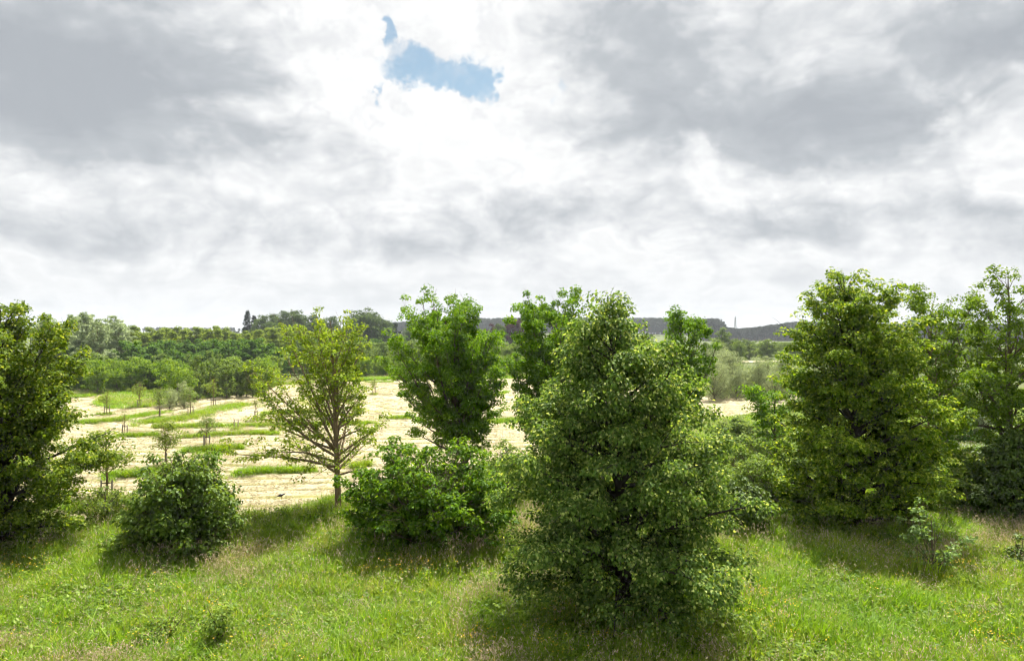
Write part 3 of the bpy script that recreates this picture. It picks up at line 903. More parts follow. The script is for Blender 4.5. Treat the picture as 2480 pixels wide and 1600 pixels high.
scatter('grass_tufts', Q[:, 0], Q[:, 1], choose(rng, [(GREEN, np.ones(n)), (LUSH, np.ones(n)), (SEED, np.ones(n) * .4)]), sc, rng, 'uncut grass tufts at the feet of the staked saplings', 'grass', zoff=.03, zs=sc * .8)
# ================================================================== FOREGROUND TREES AND SHRUBS
def hprof(base, H, pts):     # (height m, radius m) -> (t, radius)
    return [((h - base) / (H * .97 - base), r) for h, r in pts]

d = 19.3
me = tree_meshes('central_lime', M['lime'], M['bark_dark'], seed=3, H=9.0, base=1.2,
    prof=hprof(1.2, 9.0, [(1.2, 2.5), (1.9, 2.9), (3.2, 2.9), (4.6, 2.5), (6.0, 1.8), (7.2, 1.1), (8.1, .5), (9.0, .12)]),
    n1=108, elev=(8, 52), up=(-.40, .0), trunk_r=.20, lean=(-.35, 0), sec=5.0, sec_len=.40, twig=.50, n_leaf=136000, per=15, leaf=.078,
    aspect=.85, shape=LEAF4, droop=.75, upface=.5, spread=.16, ragged=.11, accent=.15, inner=.26, leaders=1, clump=2400, spray=(.30, .26, .19, -.2), floor=.9)
plant_thing('lime_tree', me, at(X(1458, d), d), 'big dark lime tree with pale hanging bracts, standing alone in the meadow centre', 'tree')
d = 25.6
me = tree_meshes('left_lime', M['lime_left'], M['bark_dark'], seed=11, H=8.8, base=.5,
    prof=hprof(.5, 8.8, [(.5, 1.8), (1.6, 2.2), (3.2, 2.45), (5.5, 2.15), (7, 1.45), (8, .75), (8.8, .2)]),
    n1=100, elev=(24, 62), up=(-.45, -.2), trunk_r=.17, sec=4.6, sec_len=.4, twig=.45, n_leaf=96000, per=14, leaf=.092, aspect=.85, shape=LEAF4,
    droop=.45, upface=.7, spread=.14, ragged=.18, accent=.08, leaders=1, clump=2000, spray=(.28, .26, .19, -.2), floor=.3)
plant_thing('lime_tree', me, at(X(4, d), d), 'golden green lime tree cut off by the left edge', 'tree')
d = 28.8
me = tree_meshes('right_lime', M['lime_gold'], M['bark_dark'], seed=23, H=10.4, base=.35,
    prof=hprof(.35, 10.4, [(.35, 1.9), (1.6, 2.4), (3.6, 2.7), (5.7, 2.5), (7.3, 2.1), (8.3, 1.65), (9.1, 1.1), (9.9, .5), (10.4, .15)]),
    n1=104, elev=(18, 62), up=(-.40, -.15), trunk_r=.20, lean=(-.7, 0), sec=4.6, sec_len=.42, twig=.46, n_leaf=120000, per=15, leaf=.098, aspect=.85,
    shape=LEAF4, droop=.40, upface=.9, spread=.12, ragged=.17, accent=.16, leaders=1, clump=2300, spray=(.28, .26, .18, -.2), floor=.25)
plant_thing('lime_tree', me, at(X(2005, d), d), 'tall olive gold lime tree with layered boughs and a pointed top', 'tree')
d = 30.4
me = tree_meshes('thin_tree', M['oak_yellow'], M['bark_pale'], seed=31, H=8.5, base=1.9, low=.85, root=.45,
    prof=hprof(1.9, 8.5, [(1.9, 2.3), (2.6, 2.6), (3.8, 2.5), (5.4, 2.2), (6.6, 1.8), (7.6, 1.2), (8.3, .6), (8.7, .2)]),
    n1=44, elev=(26, 68), up=(-.05, .12), trunk_r=.135, lean=(-.45, .2), sec=4.2, sec_len=.38, twig=.36, n_leaf=21000, per=9, leaf=.105, aspect=.7,
    droop=.08, upface=.7, spread=.10, ragged=.18, accent=.05, inner=.12, az_bias=(math.pi, .45), wig=.03, clump=800, spray=(.22, .20, .15, -.5), rough=.45)
plant_thing('young_tree', me, at(X(790, d), d), 'thin yellow green tree with open crown and bare pale trunk at the hay edge', 'tree')
d = 40.0
me = tree_meshes('oak_dense', M['oak'], M['bark'], seed=47, H=9.0, base=1.4,
    prof=hprof(1.4, 9.0, [(1.5, 1.6), (2.6, 2.5), (4.6, 3.2), (6.4, 3.0), (7.6, 2.4), (8.5, 1.5), (9.0, .7)]),
    n1=70, elev=(26, 70), up=(.2, .25), trunk_r=.20, lean=(-1.0, 0), sec=3.8, sec_len=.40, twig=.40, n_leaf=84000, per=13, leaf=.12, aspect=.75,
    droop=.0, upface=.7, spread=.16, ragged=.12, inner=.3, leaders=4, az_bias=(math.pi, .25), clump=1250, spray=(.28, .26, .22, -.6), rough=.42)
plant_thing('oak_tree', me, at(X(1085, d), d), 'dense bright green oak beside the thin yellow tree', 'tree')
d = 38.0
me = tree_meshes('oak_behind', M['oak'], M['bark'], seed=53, H=9.1, base=1.5,
    prof=hprof(1.5, 9.1, [(1.5, 2.2), (3.5, 2.7), (5, 2.7), (6.8, 2.4), (8, 1.9), (8.7, 1.3), (9.1, .6)]),
    n1=36, elev=(20, 68), up=(.3, .3), trunk_r=.18, sec=3.8, sec_len=.4, twig=.40, n_leaf=60000, per=13, leaf=.125, aspect=.75, droop=.0, spread=.16,
    ragged=.14, leaders=4, clump=900, spray=(.28, .26, .22, -.6), rough=.42)
plant_thing('oak_tree', me, at(X(1292, d), d), 'bright green oak half hidden behind the big lime, showing left of its top', 'tree')
d = 42.0
me = tree_meshes('oak_narrow', M['oak'], M['bark'], seed=59, H=9.1, base=2.2,
    prof=hprof(2.2, 9.1, [(2.2, .9), (4, 1.4), (6, 1.4), (7.5, 1.2), (8.2, .9), (8.8, .6), (9.1, .3)]),
    n1=30, elev=(22, 70), up=(.35, .3), trunk_r=.16, sec=3.8, sec_len=.42, twig=.40, n_leaf=21000, per=13, leaf=.13, aspect=.75, droop=.0, spread=.16,
    ragged=.26, leaders=3, clump=330, spray=(.28, .26, .22, -.6), rough=.42)
plant_thing('oak_tree', me, at(X(1582, d), d), 'narrow dark oak rising behind the right shoulder of the big lime', 'tree')
d = 36.0
me = tree_meshes('oak_gap', M['oak_right'], M['bark_pale'], seed=61, H=9.6, base=2.0,
    prof=hprof(2, 9.6, [(2, 1.4), (4, 2.3), (6, 2.3), (7.6, 1.9), (8.8, 1.4), (9.6, .5)]),
    n1=36, elev=(12, 60), up=(.2, .2), trunk_r=.15, sec=3.8, sec_len=.42, twig=.42, n_leaf=24000, per=13, leaf=.12, aspect=.75, droop=.1, spread=.16,
    ragged=.24, leaders=2, clump=460, spray=(.28, .26, .2, -.5), rough=.42)
plant_thing('oak_tree', me, at(X(2168, d), d), 'slender oak with pale trunk just behind the olive gold lime', 'tree')
d = 31.6
me = tree_meshes('oak_edge', M['oak_right'], M['bark'], seed=67, H=10.8, base=1.6,
    prof=hprof(1.6, 10.8, [(1.6, 1.5), (4, 1.9), (6.5, 1.9), (8.2, 1.6), (9.4, 1.1), (10.2, .7), (10.8, .3)]),
    n1=44, elev=(12, 58), up=(.2, .15), trunk_r=.17, sec=4, sec_len=.42, twig=.42, n_leaf=32000, per=13, leaf=.115, aspect=.75, droop=.1, spread=.15,
    ragged=.26, leaders=3, clump=540, spray=(.27, .25, .18, -.5), rough=.42)
plant_thing('oak_tree', me, at(X(2352, d), d), 'tall oak with several dark stems at the right edge', 'tree')
d = 36.5
me = tree_meshes('oak_small', M['oak'], M['bark'], seed=71, H=5.4, base=1.6,
    prof=hprof(1.6, 5.4, [(1.6, .6), (3, 1.1), (4.5, 1.0), (5.4, .4)]), n1=18, elev=(10, 55), up=(.2, .2), trunk_r=.07, sec=4.5, sec_len=.42, twig=.34,
    n_leaf=6000, per=11, leaf=.12, aspect=.75, spread=.14, ragged=.25)
plant_thing('oak_tree', me, at(X(1806, d), d), 'small bright oak peeping out left of the olive gold lime', 'tree')

def shrub(name, mat, seed, d, x, H, rad, label, n_leaf, leaf, prof=None, per=12, n1=44, droop=.3, elev=(-2, 72), up=(.1, .1), shape=LEAF4, bark='bark', upface=.8, ragged=.12, obname='shrub',
          twig=.30, aspect=.8, cat='shrub', base=.18, accent=0.0, inner=.15, spread=.12, sec=5.0, squash=(1, 1), clump=0, spray=(.26, .24, .16, -.2), rough=.34, low=.6, stem=None):
    pr = prof or [(0, .92), (.2, 1.0), (.5, .88), (.75, .62), (.92, .35), (1, .15)]
    me = tree_meshes(name, M[mat], M[bark], sides=5, seed=seed, H=H, base=base, prof=[(a, b * rad) for a, b in pr], n1=n1, elev=elev, up=up, trunk_r=stem or .05 + .01 * H, sec=sec,
                     sec_len=.36, twig=twig, n_leaf=n_leaf, per=per, leaf=leaf, aspect=aspect, shape=shape, droop=droop, upface=upface, spread=spread, ragged=ragged,
                     accent=accent, inner=inner, wig=.02, squash=squash, clump=clump, spray=spray, rough=rough, low=low)
    return plant_thing(obname, me, at(X(x, d), d), label, cat)

shrub('dome', 'glossy', 101, 25.0, 425, 3.25, 1.9, 'dome shaped dark glossy shrub at the left between lime and hay', 30000, .115, droop=.55, n1=120, ragged=.09, upface=.8, clump=900, prof=[(0, 1.0), (.2, 1.0), (.45, .88), (.7, .66), (.88, .42), (1, .15)])
shrub('hazel', 'hazel', 102, 26.2, 1000, 3.0, 2.85, 'wide bright green shrub with large upturned leaves in front of the oak', 38000, .12,
      prof=[(0, .85), (.3, 1.0), (.6, .95), (.85, .75), (1, .45)], droop=.05, n1=110, elev=(4, 60), up=(.15, .1), upface=.8, ragged=.10, clump=950)
shrub('elder', 'elder', 103, 33.0, 1785, 2.2, 2.9, 'light yellow green shrub between the big lime and the olive lime', 30000, .11, droop=.1, n1=80, upface=1.2, clump=700, elev=(2, 55), prof=[(0, .9), (.4, 1.0), (.8, .85), (1, .6)])
shrub('hedge_dark', 'darkivy', 104, 27.4, 1742, 2.0, .9, 'dark ivy leaved shrub tucked against the right side of the big lime', 9000, .11, droop=.6, n1=36, accent=0)
shrub('right_dark', 'darkivy', 105, 29.6, 2362, 3.6, 1.55, 'dark glossy shrub under the oak at the right edge', 20000, .125, droop=.55, n1=50)
shrub('olive_a', 'plantation', 106, 50.0, 1712, 1.7, 1.9, 'grey green thicket behind the big lime, nearer to it', 7000, .14, n1=34, shape=LEAF2)
shrub('olive_b', 'elder', 107, 48.0, 1790, 1.6, 1.6, 'grey green thicket behind the olive lime, touching its left side', 6000, .14, n1=34, shape=LEAF2)
shrub('right_light', 'elder', 108, 31.0, 2205, 1.8, 1.5, 'light green shrub in the gap right of the olive lime', 10000, .11, n1=40, droop=.2)
shrub('right_mid', 'oak', 109, 33.0, 2120, 2.4, 1.6, 'mid green shrub behind the foot of the olive lime', 9000, .12, n1=40, droop=.2)
shrub('gap_grey', 'silver', 110, 52.0, 2270, 3.6, 2.2, 'silvery bush behind the gap left of the edge oak', 7000, .15, n1=34, shape=LEAF2, elev=(20, 80))
shrub('gap_dark', 'wood_dark', 111, 47.0, 2205, 5.0, 1.6, 'dark bushy tree in the gap behind the slender oak', 7000, .17, n1=34, shape=LEAF2)
shrub('twiggy', 'plantation', 112, 31.5, 1182, 2.9, 1.0, 'thin light shrub between the wide shrub and the big lime', 2600, .11, n1=26, shape=LEAF2, elev=(20, 75))
# young growth in the grass
shrub('shoot', 'oak', 119, 26.4, 498, 3.75, .42, 'upright oak shoot sticking up behind the dome shaped shrub', 900, .11, obname='sapling', cat='sapling', n1=16, base=1.2, elev=(30, 70), shape=LEAF2,
      clump=40, spray=(.18, .16, .12, -.4), low=.5, stem=.03)
shrub('umbrella', 'sapling', 120, 28.2, 246, 1.75, .95, 'little spreading sapling left of the dome shaped shrub', 2600, .095, obname='sapling', cat='sapling', n1=16, base=.55,
      prof=[(0, .8), (.4, 1.0), (.8, .7), (1, .3)], elev=(5, 50), shape=LEAF2, twig=.22, droop=.05)
shrub('low_green', 'sapling', 121, 29.8, 288, .85, 1.0, 'low light green shrub behind the little spreading sapling', 2600, .09, shape=LEAF2, n1=22, twig=.22)
shrub('sprig_right', 'pale', 122, 22.3, 2172, 2.0, .62, 'small pale leaved sapling alone in the right meadow', 1100, .095, obname='sapling', cat='sapling', n1=13, base=.6,
      prof=[(0, .55), (.3, .95), (.7, 1.0), (1, .5)], elev=(35, 66), up=(.1, .1), shape=LEAF4, sec=2.0, droop=.1, ragged=.4, upface=1.2, clump=46, spray=(.17, .15, .08, -.2), low=.5, inner=.2, stem=.022)
shrub('sprig_left', 'elder', 123, 17.6, 512, 1.0, .30, 'small dark sapling in the grass at the bottom left', 1100, .07, obname='sapling', cat='sapling', n1=14, base=.15, elev=(30, 75), twig=.18, sec=4.0)
shrub('seedling', 'hazel', 124, 28.4, 728, .75, .20, 'tiny yellow green seedling in front of the thin tree', 160, .10, obname='seedling', cat='seedling', n1=6, base=.15, elev=(30, 70), twig=.16, sec=3.0)
shrub('edge_sprig', 'darkivy', 125, 23.4, 2384, .9, .4, 'small dark sapling on the right edge of the meadow', 600, .09, obname='sapling', cat='sapling', n1=10, elev=(20, 70), twig=.2, sec=4.0)
shrub('dock', 'elder', 126, 17.9, 385, .55, .75, 'low grey green bramble patch in the bottom left grass', 1800, .07, obname='bramble', cat='bramble', n1=24, twig=.2, elev=(5, 60))

# ------------------------------------------------------------------ staked saplings on the hay field
def stake_mesh(h, r=.045):
    return tube_mesh('stake', [(np.array([[0, 0, -.1], [0, 0, h * .5], [0.01, 0, h], [0.01, 0, h + .004]]), [r, r, r * .95, .002])], 6, M['stake'])
M['tie'] = bark_mat('tie_rubber', (.02, .02, .02), (.05, .05, .05))
STK = stake_mesh(1.0, .04)
SAP = []
for i, (mt, nl, rr, el_) in enumerate([('sapling', 1900, .66, (25, 70)), ('birch', 1000, .55, (30, 75)), ('plantation', 1300, .62, (20, 65)), ('sapling', 420, .38, (40, 80))]):
    SAP.append(tree_meshes('sapling%d' % i, M[mt], M['bark_pale'], sides=5, seed=200 + i, H=2.8, base=1.25, prof=[(0, rr * .6), (.35, rr), (.7, rr * .75), (1, rr * .2)], n1=15, elev=el_,
               up=(.2, .2), trunk_r=.035, sec=4.5, sec_len=.4, twig=.24, n_leaf=nl, per=8, leaf=.10, aspect=.7, spread=.08, ragged=.25))
def sapling(i, x, y, ytop, label, stakes=2, widen=1.0, rz=0.0):
    px, d = G(x, y)
    h = (y - ytop) / K * d / FOC
    s = h / 2.8
    e = plant_thing('staked_sapling', SAP[i], at(px, d), label, 'sapling', 'staked saplings on the hay field', rz=rz, sc=(s * widen, s * widen, s))
    e.location.z += .03
    for k_ in range(stakes):
        a = k_ * 2 * math.pi / stakes + .3
        sx_, sy_ = math.cos(a) * .24, math.sin(a) * .12
        o = obj('stake', STK, e, loc=(sx_ / s / widen, sy_ / s / widen, 0), sc=(1 / (s * widen), 1 / (s * widen), 1 / s))
        obj('tie', tube_mesh('tie', [(np.array([[0, 0, .88], [-sx_ * .5, -sy_ * .5, .86], [-sx_, -sy_, .88]]), [.028, .02, .03])], 5, M['tie']), o)
    return e
sapling(0, 250, 1170, 1010, 'tallest staked sapling, next to the golden left lime', 2, 1.25)
sapling(0, 388, 1092, 984, 'round headed staked sapling above the dome shaped shrub', 2, 1.15, 2.0)
sapling(3, 290, 1016, 960, 'nearly leafless sapling held by three stakes', 3, 1.0)
sapling(2, 481, 1052, 966, 'thin caged sapling in line with the top of the dome shrub', 3, 1.0)
sapling(1, 250, 968, 910, 'small yellowish staked sapling nearest the golden left lime', 2, 1.2)
sapling(1, 325, 950, 888, 'slim yellow sapling in front of the planted slope', 2, 1.1, 1.0)
sapling(2, 373, 980, 908, 'leafy grey green staked sapling beside the broad uncut patch', 2, 1.1, 2.0)
sapling(2, 445, 974, 905, 'grey green staked sapling in the middle of the broad uncut patch', 2, 1.0, 3.1)
sapling(1, 498, 951, 880, 'slim staked sapling against the willow clump', 2, .9)
sapling(3, 597, 983, 928, 'stubby staked sapling left of the thin tree', 2, 1.1, 1.2)
sapling(3, 838, 960, 918, 'small far sapling seen right of the thin trunk', 2, .9, .6)
sapling(1, 872, 925, 885, 'tiny far sapling between the thin tree and the dense oak', 2, .9, .6)
px, d = G(551, 1002)
e = obj('stake_pair', None, loc=at(px, d))
for k_ in (-1, 1): obj('stake', STK, e, loc=(k_ * .16, 0, 0))
tag(e, 'pair of bare wooden stakes without a sapling on the hay', 'stakes')

# ------------------------------------------------------------------ birds on the hay
def bird(name, x, y, label, rz, mat_a, mat_b, s=1.0):
    px, d = G(x, y)
    e = obj(name, None, loc=at(px, d), rz=rz, sc=s); e.location.z += .14
    ts = np.linspace(0, 1, 9)
    sp = np.stack([-.22 + .44 * ts, 0 * ts, .16 + .05 * ts + .05 * ts ** 3], 1)
    rd = np.array([.012, .05, .075, .085, .08, .06, .045, .045, .012])
    body = tube_mesh('body', [(sp, rd)], 10, mat_a)
    b = obj('body', body, e)
    tail = mesh_from('tail', [[-.18, .025, .165], [-.18, -.025, .165], [-.40, -.05, .10], [-.40, .05, .10], [-.18, 0, .145], [-.40, 0, .085]], [0, 1, 2, 3, 4, 0, 3, 5, 1, 4, 5, 2], [4, 4, 4], mats=[mat_a])
    obj('tail', tail, e)
    obj('beak', tube_mesh('beak', [(np.array([[.20, 0, .255], [.25, 0, .25], [.285, 0, .24]]), [.02, .013, .003])], 6, mat_a), e)
    for sgn in (-1, 1):
        obj('wing', mesh_from('wing', [[.10, .075 * sgn, .235], [-.10, .085 * sgn, .215], [-.27, .03 * sgn, .15], [-.06, .088 * sgn, .15], [.08, .080 * sgn, .17]], [0, 1, 2, 3, 4], [5], mats=[mat_b]), e)
        obj('leg', tube_mesh('leg', [(np.array([[0, .035 * sgn, .14], [.01, .035 * sgn, .06], [0, .035 * sgn, 0]]), [.012, .008, .008])], 5, mat_a), e)
    return tag(e, label, 'bird')
def plain(name, c_, rough=.5):
    m, t = new_mat(name); finish(t, pbsdf(t, (*c_, 1), rough, .4)); return m
M['feather'] = plain('black_feather', (.012, .012, .014), .4); M['feather_white'] = plain('white_feather', (.6, .6, .58), .6)
bird('crow', 657, 1167, 'black crow standing on the hay under the low boughs', .6, M['feather'], M['feather'], .8)
bird('magpie', 561, 1107, 'small black and white bird beside the grass strip', 2.4, M['feather'], M['feather_white'], .9)
# ================================================================== MIDDLE AND FAR DISTANCE
def protos(key, mat, bark, nvar, **kw):
    out = []
    for i in range(nvar):
        k2 = dict(kw); k2['seed'] = kw['seed'] + 17 * i
        out.append(tree_meshes('%s%d' % (key, i), M[mat], M[bark], sides=5, twigs=False, **k2))
    return out
PR = {}
dome = [(0, .55), (.15, .9), (.35, 1.0), (.6, .88), (.8, .6), (.95, .3), (1, .15)]
def scaled(pr, r): return [(a, b * r) for a, b in pr]
common = dict(sec=1.6, sec_len=.42, per=10, aspect=.8, ragged=.2, spread=.22, spray=(.44, .42, .32, -.5), wig=.05)
PR['shrub_light'] = protos('shrub_light', 'shrub_light', 'bark', 3, seed=301, H=4, base=.3, prof=scaled(dome, 1.7), n1=30, elev=(8, 70), up=(.2, .2), trunk_r=.08, twig=.5, n_leaf=4600, leaf=.19, **common)
PR['dark'] = protos('dark', 'wood_dark', 'bark', 3, seed=331, H=7, base=1, prof=scaled(dome, 2.6), n1=34, elev=(8, 65), up=(.1, .2), trunk_r=.14, twig=.7, n_leaf=5200, leaf=.30, **common)
PR['birch'] = protos('birch', 'birch', 'bark_pale', 3, seed=361, H=9, base=1, prof=scaled([(0, .6), (.3, 1), (.6, .8), (.85, .4), (1, .1)], 1.7), n1=36, elev=(15, 65), up=(.1, .2), trunk_r=.10, twig=.7, n_leaf=4600, leaf=.28, droop=.3, **common)
PR['silver'] = protos('silver', 'silver', 'bark_pale', 3, seed=391, H=11, base=.8, prof=scaled([(0, .7), (.25, 1), (.55, .95), (.8, .7), (1, .25)], 2.0), n1=44, elev=(25, 72), up=(.3, .2), trunk_r=.14, twig=.7, n_leaf=7000, leaf=.28, **common)
PR['willow'] = protos('willow', 'willow', 'bark', 3, seed=421, H=4.5, base=.2, prof=scaled([(0, .7), (.3, 1), (.6, .9), (.85, .6), (1, .25)], 1.5), n1=34, elev=(35, 78), up=(.2, .1), trunk_r=.06, twig=.55, n_leaf=6000, leaf=.17, **{**common, 'aspect': .35})
PR['grove'] = protos('grove', 'grove', 'bark', 3, seed=451, H=16, base=1.5, prof=scaled(dome, 5.0), n1=44, elev=(10, 68), up=(.1, .2), trunk_r=.3, twig=1.4, n_leaf=9000, leaf=.45, **{**common, 'sec': 1.0, 'spread': .5, 'spray': (1.2, 1.1, .85, -.5)})
PR['copper'] = protos('copper', 'copper', 'bark_dark', 2, seed=481, H=13, base=1.2, prof=scaled(dome, 5.2), n1=40, elev=(10, 66), up=(.1, .2), trunk_r=.3, twig=1.3, n_leaf=8000, leaf=.45, **{**common, 'sec': 1.0, 'spread': .5, 'spray': (1.2, 1.1, .85, -.5)})
PR['plantation'] = protos('plantation', 'plantation', 'bark', 3, seed=511, H=6, base=.5, prof=scaled(dome, 2.1), n1=32, elev=(10, 68), up=(.2, .2), trunk_r=.1, twig=.65, n_leaf=4600, leaf=.27, **common)
def spruce(seed, H, rad, tiers):
    rng = np.random.default_rng(seed); tr = [(np.array([[0, 0, 0], [0, 0, H * .5], [0, 0, H]]), [.2, .12, .02])]
    P, T = [], []
    for i in range(tiers):
        t = i / (tiers - 1); z = H * (.08 + .9 * t); r = rad * (1 - t) ** .85 + .2
        for j in range(int(9 - 4 * t)):
            a = rng.uniform(0, 6.28); L = r * rng.uniform(.75, 1.15)
            for q in np.linspace(.15, 1, max(4, int(L * 5))):
                P.append([math.cos(a) * L * q, math.sin(a) * L * q, z - .28 * L * q + .12 * L * q * q]); T.append([math.cos(a), math.sin(a), -.35])
    P, T = np.array(P), np.array(T); P = np.repeat(P, 3, 0); T = np.repeat(T, 3, 0) + rng.normal(0, .6, (len(P), 3)); P = P + rng.normal(0, .10, P.shape)
    V, F, fp = leaves(P, T, rng.normal(0, .5, P.shape) + [0, 0, 1], rng.uniform(.4, .75, len(P)), .45, LEAF2)
    return {'trunk': tube_mesh('spruce_trunk', tr, 6, M['bark_dark']), 'crown': mesh_from('spruce_crown', V, F, np.full(len(F), 3), rnd=np.repeat(rng.uniform(0, .86, len(P)), fp), mats=[M['conifer']])}
PR['spruce'] = [spruce(601, 16, 3.0, 34), spruce(602, 14, 2.7, 30)]
PR['pine'] = [tree_meshes('pine', M['conifer'], M['bark_dark'], sides=5, twigs=False, seed=611, H=11, base=4.5, prof=scaled(dome, 3.2), n1=22, elev=(5, 50), up=(.1, .2), trunk_r=.2, sec=1.2, sec_len=.4,
              twig=1.0, n_leaf=4500, per=14, leaf=.42, aspect=.4, spread=.4, spray=(.8, .7, .35, -.3), ragged=.3, wig=.1)]
NATIVE = {'shrub_light': 4, 'dark': 7, 'birch': 9, 'silver': 11, 'willow': 4.5, 'grove': 16, 'copper': 13, 'plantation': 6, 'pine': 11}
NAMES = {'shrub_light': 'shrub', 'dark': 'broadleaf_tree', 'birch': 'birch_tree', 'silver': 'poplar_tree', 'willow': 'willow_bush', 'grove': 'broadleaf_tree', 'copper': 'copper_beech', 'plantation': 'young_tree',
         'spruce': 'spruce_tree', 'pine': 'pine_tree'}
prng = random.Random(5)
def place(key, x, d, h, label, cat='tree', group=None, wide=1.0, var=None):
    v = PR[key][prng.randrange(len(PR[key])) if var is None else var]
    nat = NATIVE.get(key) or (16 if var == 0 else 14)
    s = h / nat
    return plant_thing(NAMES[key], v, at(X(x, d), d), label, cat, group, rz=prng.uniform(0, 6.28), sc=(s * wide * prng.uniform(.9, 1.15), s * wide * prng.uniform(.9, 1.15), s))
def belt(key, n, x0, x1, d0, d1, h0, h1, label, group, cat='tree', wide=1.0, skip=None):
    k_ = 0
    for i in range(n):
        x = x0 + (x1 - x0) * (i + prng.uniform(.1, .9)) / n
        d = d0 + (d1 - d0) * ((i * .618) % 1 * .8 + .2 * prng.random())
        if skip and skip(x, d): continue
        place(key, x, d, prng.uniform(h0, h1), label, cat, group, wide)

belt('shrub_light', 62, 120, 625, 95, 116, 2.0, 4.4, 'light green shrub in the front row of the planted slope', 'front row shrubs', 'shrub')
belt('plantation', 14, 130, 640, 110, 122, 4.2, 5.4, 'young tree behind the front shrubs of the planted slope', 'young trees behind the front shrubs')
belt('dark', 46, 150, 660, 124, 150, 5.0, 7.3, 'dark green tree in the middle belt of the planted slope', 'dark middle belt trees', wide=1.05)
belt('birch', 64, 265, 720, 156, 200, 8.6, 10.6, 'yellowish birch in the upper belt of the planted slope', 'yellowish upper belt birches', wide=1.2)
belt('silver', 20, 95, 292, 120, 160, 9.6, 12.2, 'silver green poplar rising above the slope behind the left lime', 'silver green poplars')
belt('silver', 6, 180, 262, 118, 130, 5.0, 7.2, 'low silver green poplar in front of the taller poplars', 'low silver poplars')
belt('plantation', 11, 455, 600, 86, 98, 3.6, 5.3, 'pale upright young tree in the clump behind the staked saplings', 'clump behind the staked saplings', wide=.8)
place('shrub_light', 412, 80, 4.0, 'round yellow green bush where the grass bank meets the hay', 'shrub')
place('willow', 430, 76, 2.6, 'low grey bush below the round yellow green bush', 'bush')
place('willow', 395, 74, 2.2, 'smallest grey bush at the tip of the grass bank', 'bush')
belt('plantation', 50, 615, 1215, 136, 172, 5.0, 6.6, 'light green young tree in the planting beyond the hay field', 'young trees beyond the hay field', wide=1.1)
belt('shrub_light', 22, 800, 1215, 132, 140, 2.6, 4.2, 'light shrub along the far edge of the hay field', 'shrubs along the far hay edge', 'shrub')
belt('dark', 14, 640, 1215, 175, 205, 6.5, 7.6, 'darker tree behind the planting beyond the hay field', 'darker trees behind the planting')
place('willow', 1160, 138, 3.6, 'pale grey bush at the far hay edge beside the oak', 'bush')
# grove on the skyline
place('spruce', 577, 292, 18.6, 'tallest dark spruce on the skyline left of the thin tree', var=0)
place('spruce', 592, 300, 17.0, 'second dark spruce close beside the tallest one', var=1)
place('pine', 542, 285, 10.5, 'low dark pine left of the two spruces', wide=1.1)
for x, d, h, lb in [(612, 280, 14.2, 'pale rounded tree right of the two spruces'), (640, 290, 14.8, 'rounded tree under the far left pylon'), (668, 275, 15.6, 'taller tree at the middle of the skyline grove'),
                    (692, 282, 15.8, 'broad dark tree left of the thin tree top'), (725, 285, 14.6, 'dark tree hidden behind the thin tree crown'), (770, 285, 14, 'dark skyline tree behind the thin tree top'),
                    (832, 270, 14.8, 'tree at the left end of the second skyline grove'), (852, 275, 15.8, 'tall tree of the second skyline grove'), (872, 268, 14.6, 'broad tree in the second skyline grove'),
                    (895, 272, 12.6, 'sloping right shoulder tree of the second skyline grove'), (640, 262, 11.0, 'dark low tree in front of the skyline grove')]:
    place('grove', x, d, h * 1.1, lb, wide=1.15)
place('pine', 918, 285, 13.4, 'thin dark pine at the right end of the skyline grove', wide=.55)
place('copper', 1196, 300, 14.2, 'purple copper beech beside the bright oak', wide=.95)
place('copper', 1150, 305, 12.0, 'purplish beech right of the dense oak', wide=.8)
place('grove', 1163, 296, 12.2, 'green tree between the two copper beeches', wide=.8)
belt('grove', 6, 940, 1140, 290, 330, 9, 12, 'dark tree standing behind the dense oak', 'trees behind the dense oak')
# right-hand distance
belt('plantation', 46, 1640, 2300, 190, 262, 4.4, 6.2, 'light young tree on the far plain right of the big lime', 'young trees on the far plain', wide=1.1)
belt('dark', 12, 1650, 2300, 215, 270, 4.6, 6.0, 'darker young tree on the far plain right of the big lime', 'darker trees on the far plain')
place('plantation', 1682, 232, 9.0, 'round pale tree left of the far pines', wide=1.1)
place('plantation', 1722, 180, 6.0, 'lone young tree standing by the far strip of hay', wide=.7)
belt('willow', 18, 1655, 1850, 82, 98, 3.2, 5.4, 'silvery willow bush behind the right shoulder of the big lime', 'silvery willow bushes', 'bush')
place('willow', 1675, 112, 5.6, 'taller feathery willow at the left of the silvery willows', 'bush', wide=.8)
belt('shrub_light', 10, 1650, 1850, 104, 126, 2.2, 3.4, 'low green bush between the willows and the far hay', 'low bushes behind the willows', 'shrub')
belt('willow', 12, 1850, 2330, 70, 110, 3, 5.5, 'grey willow bush glimpsed through the right trees', 'grey willows behind the right trees', 'bush')

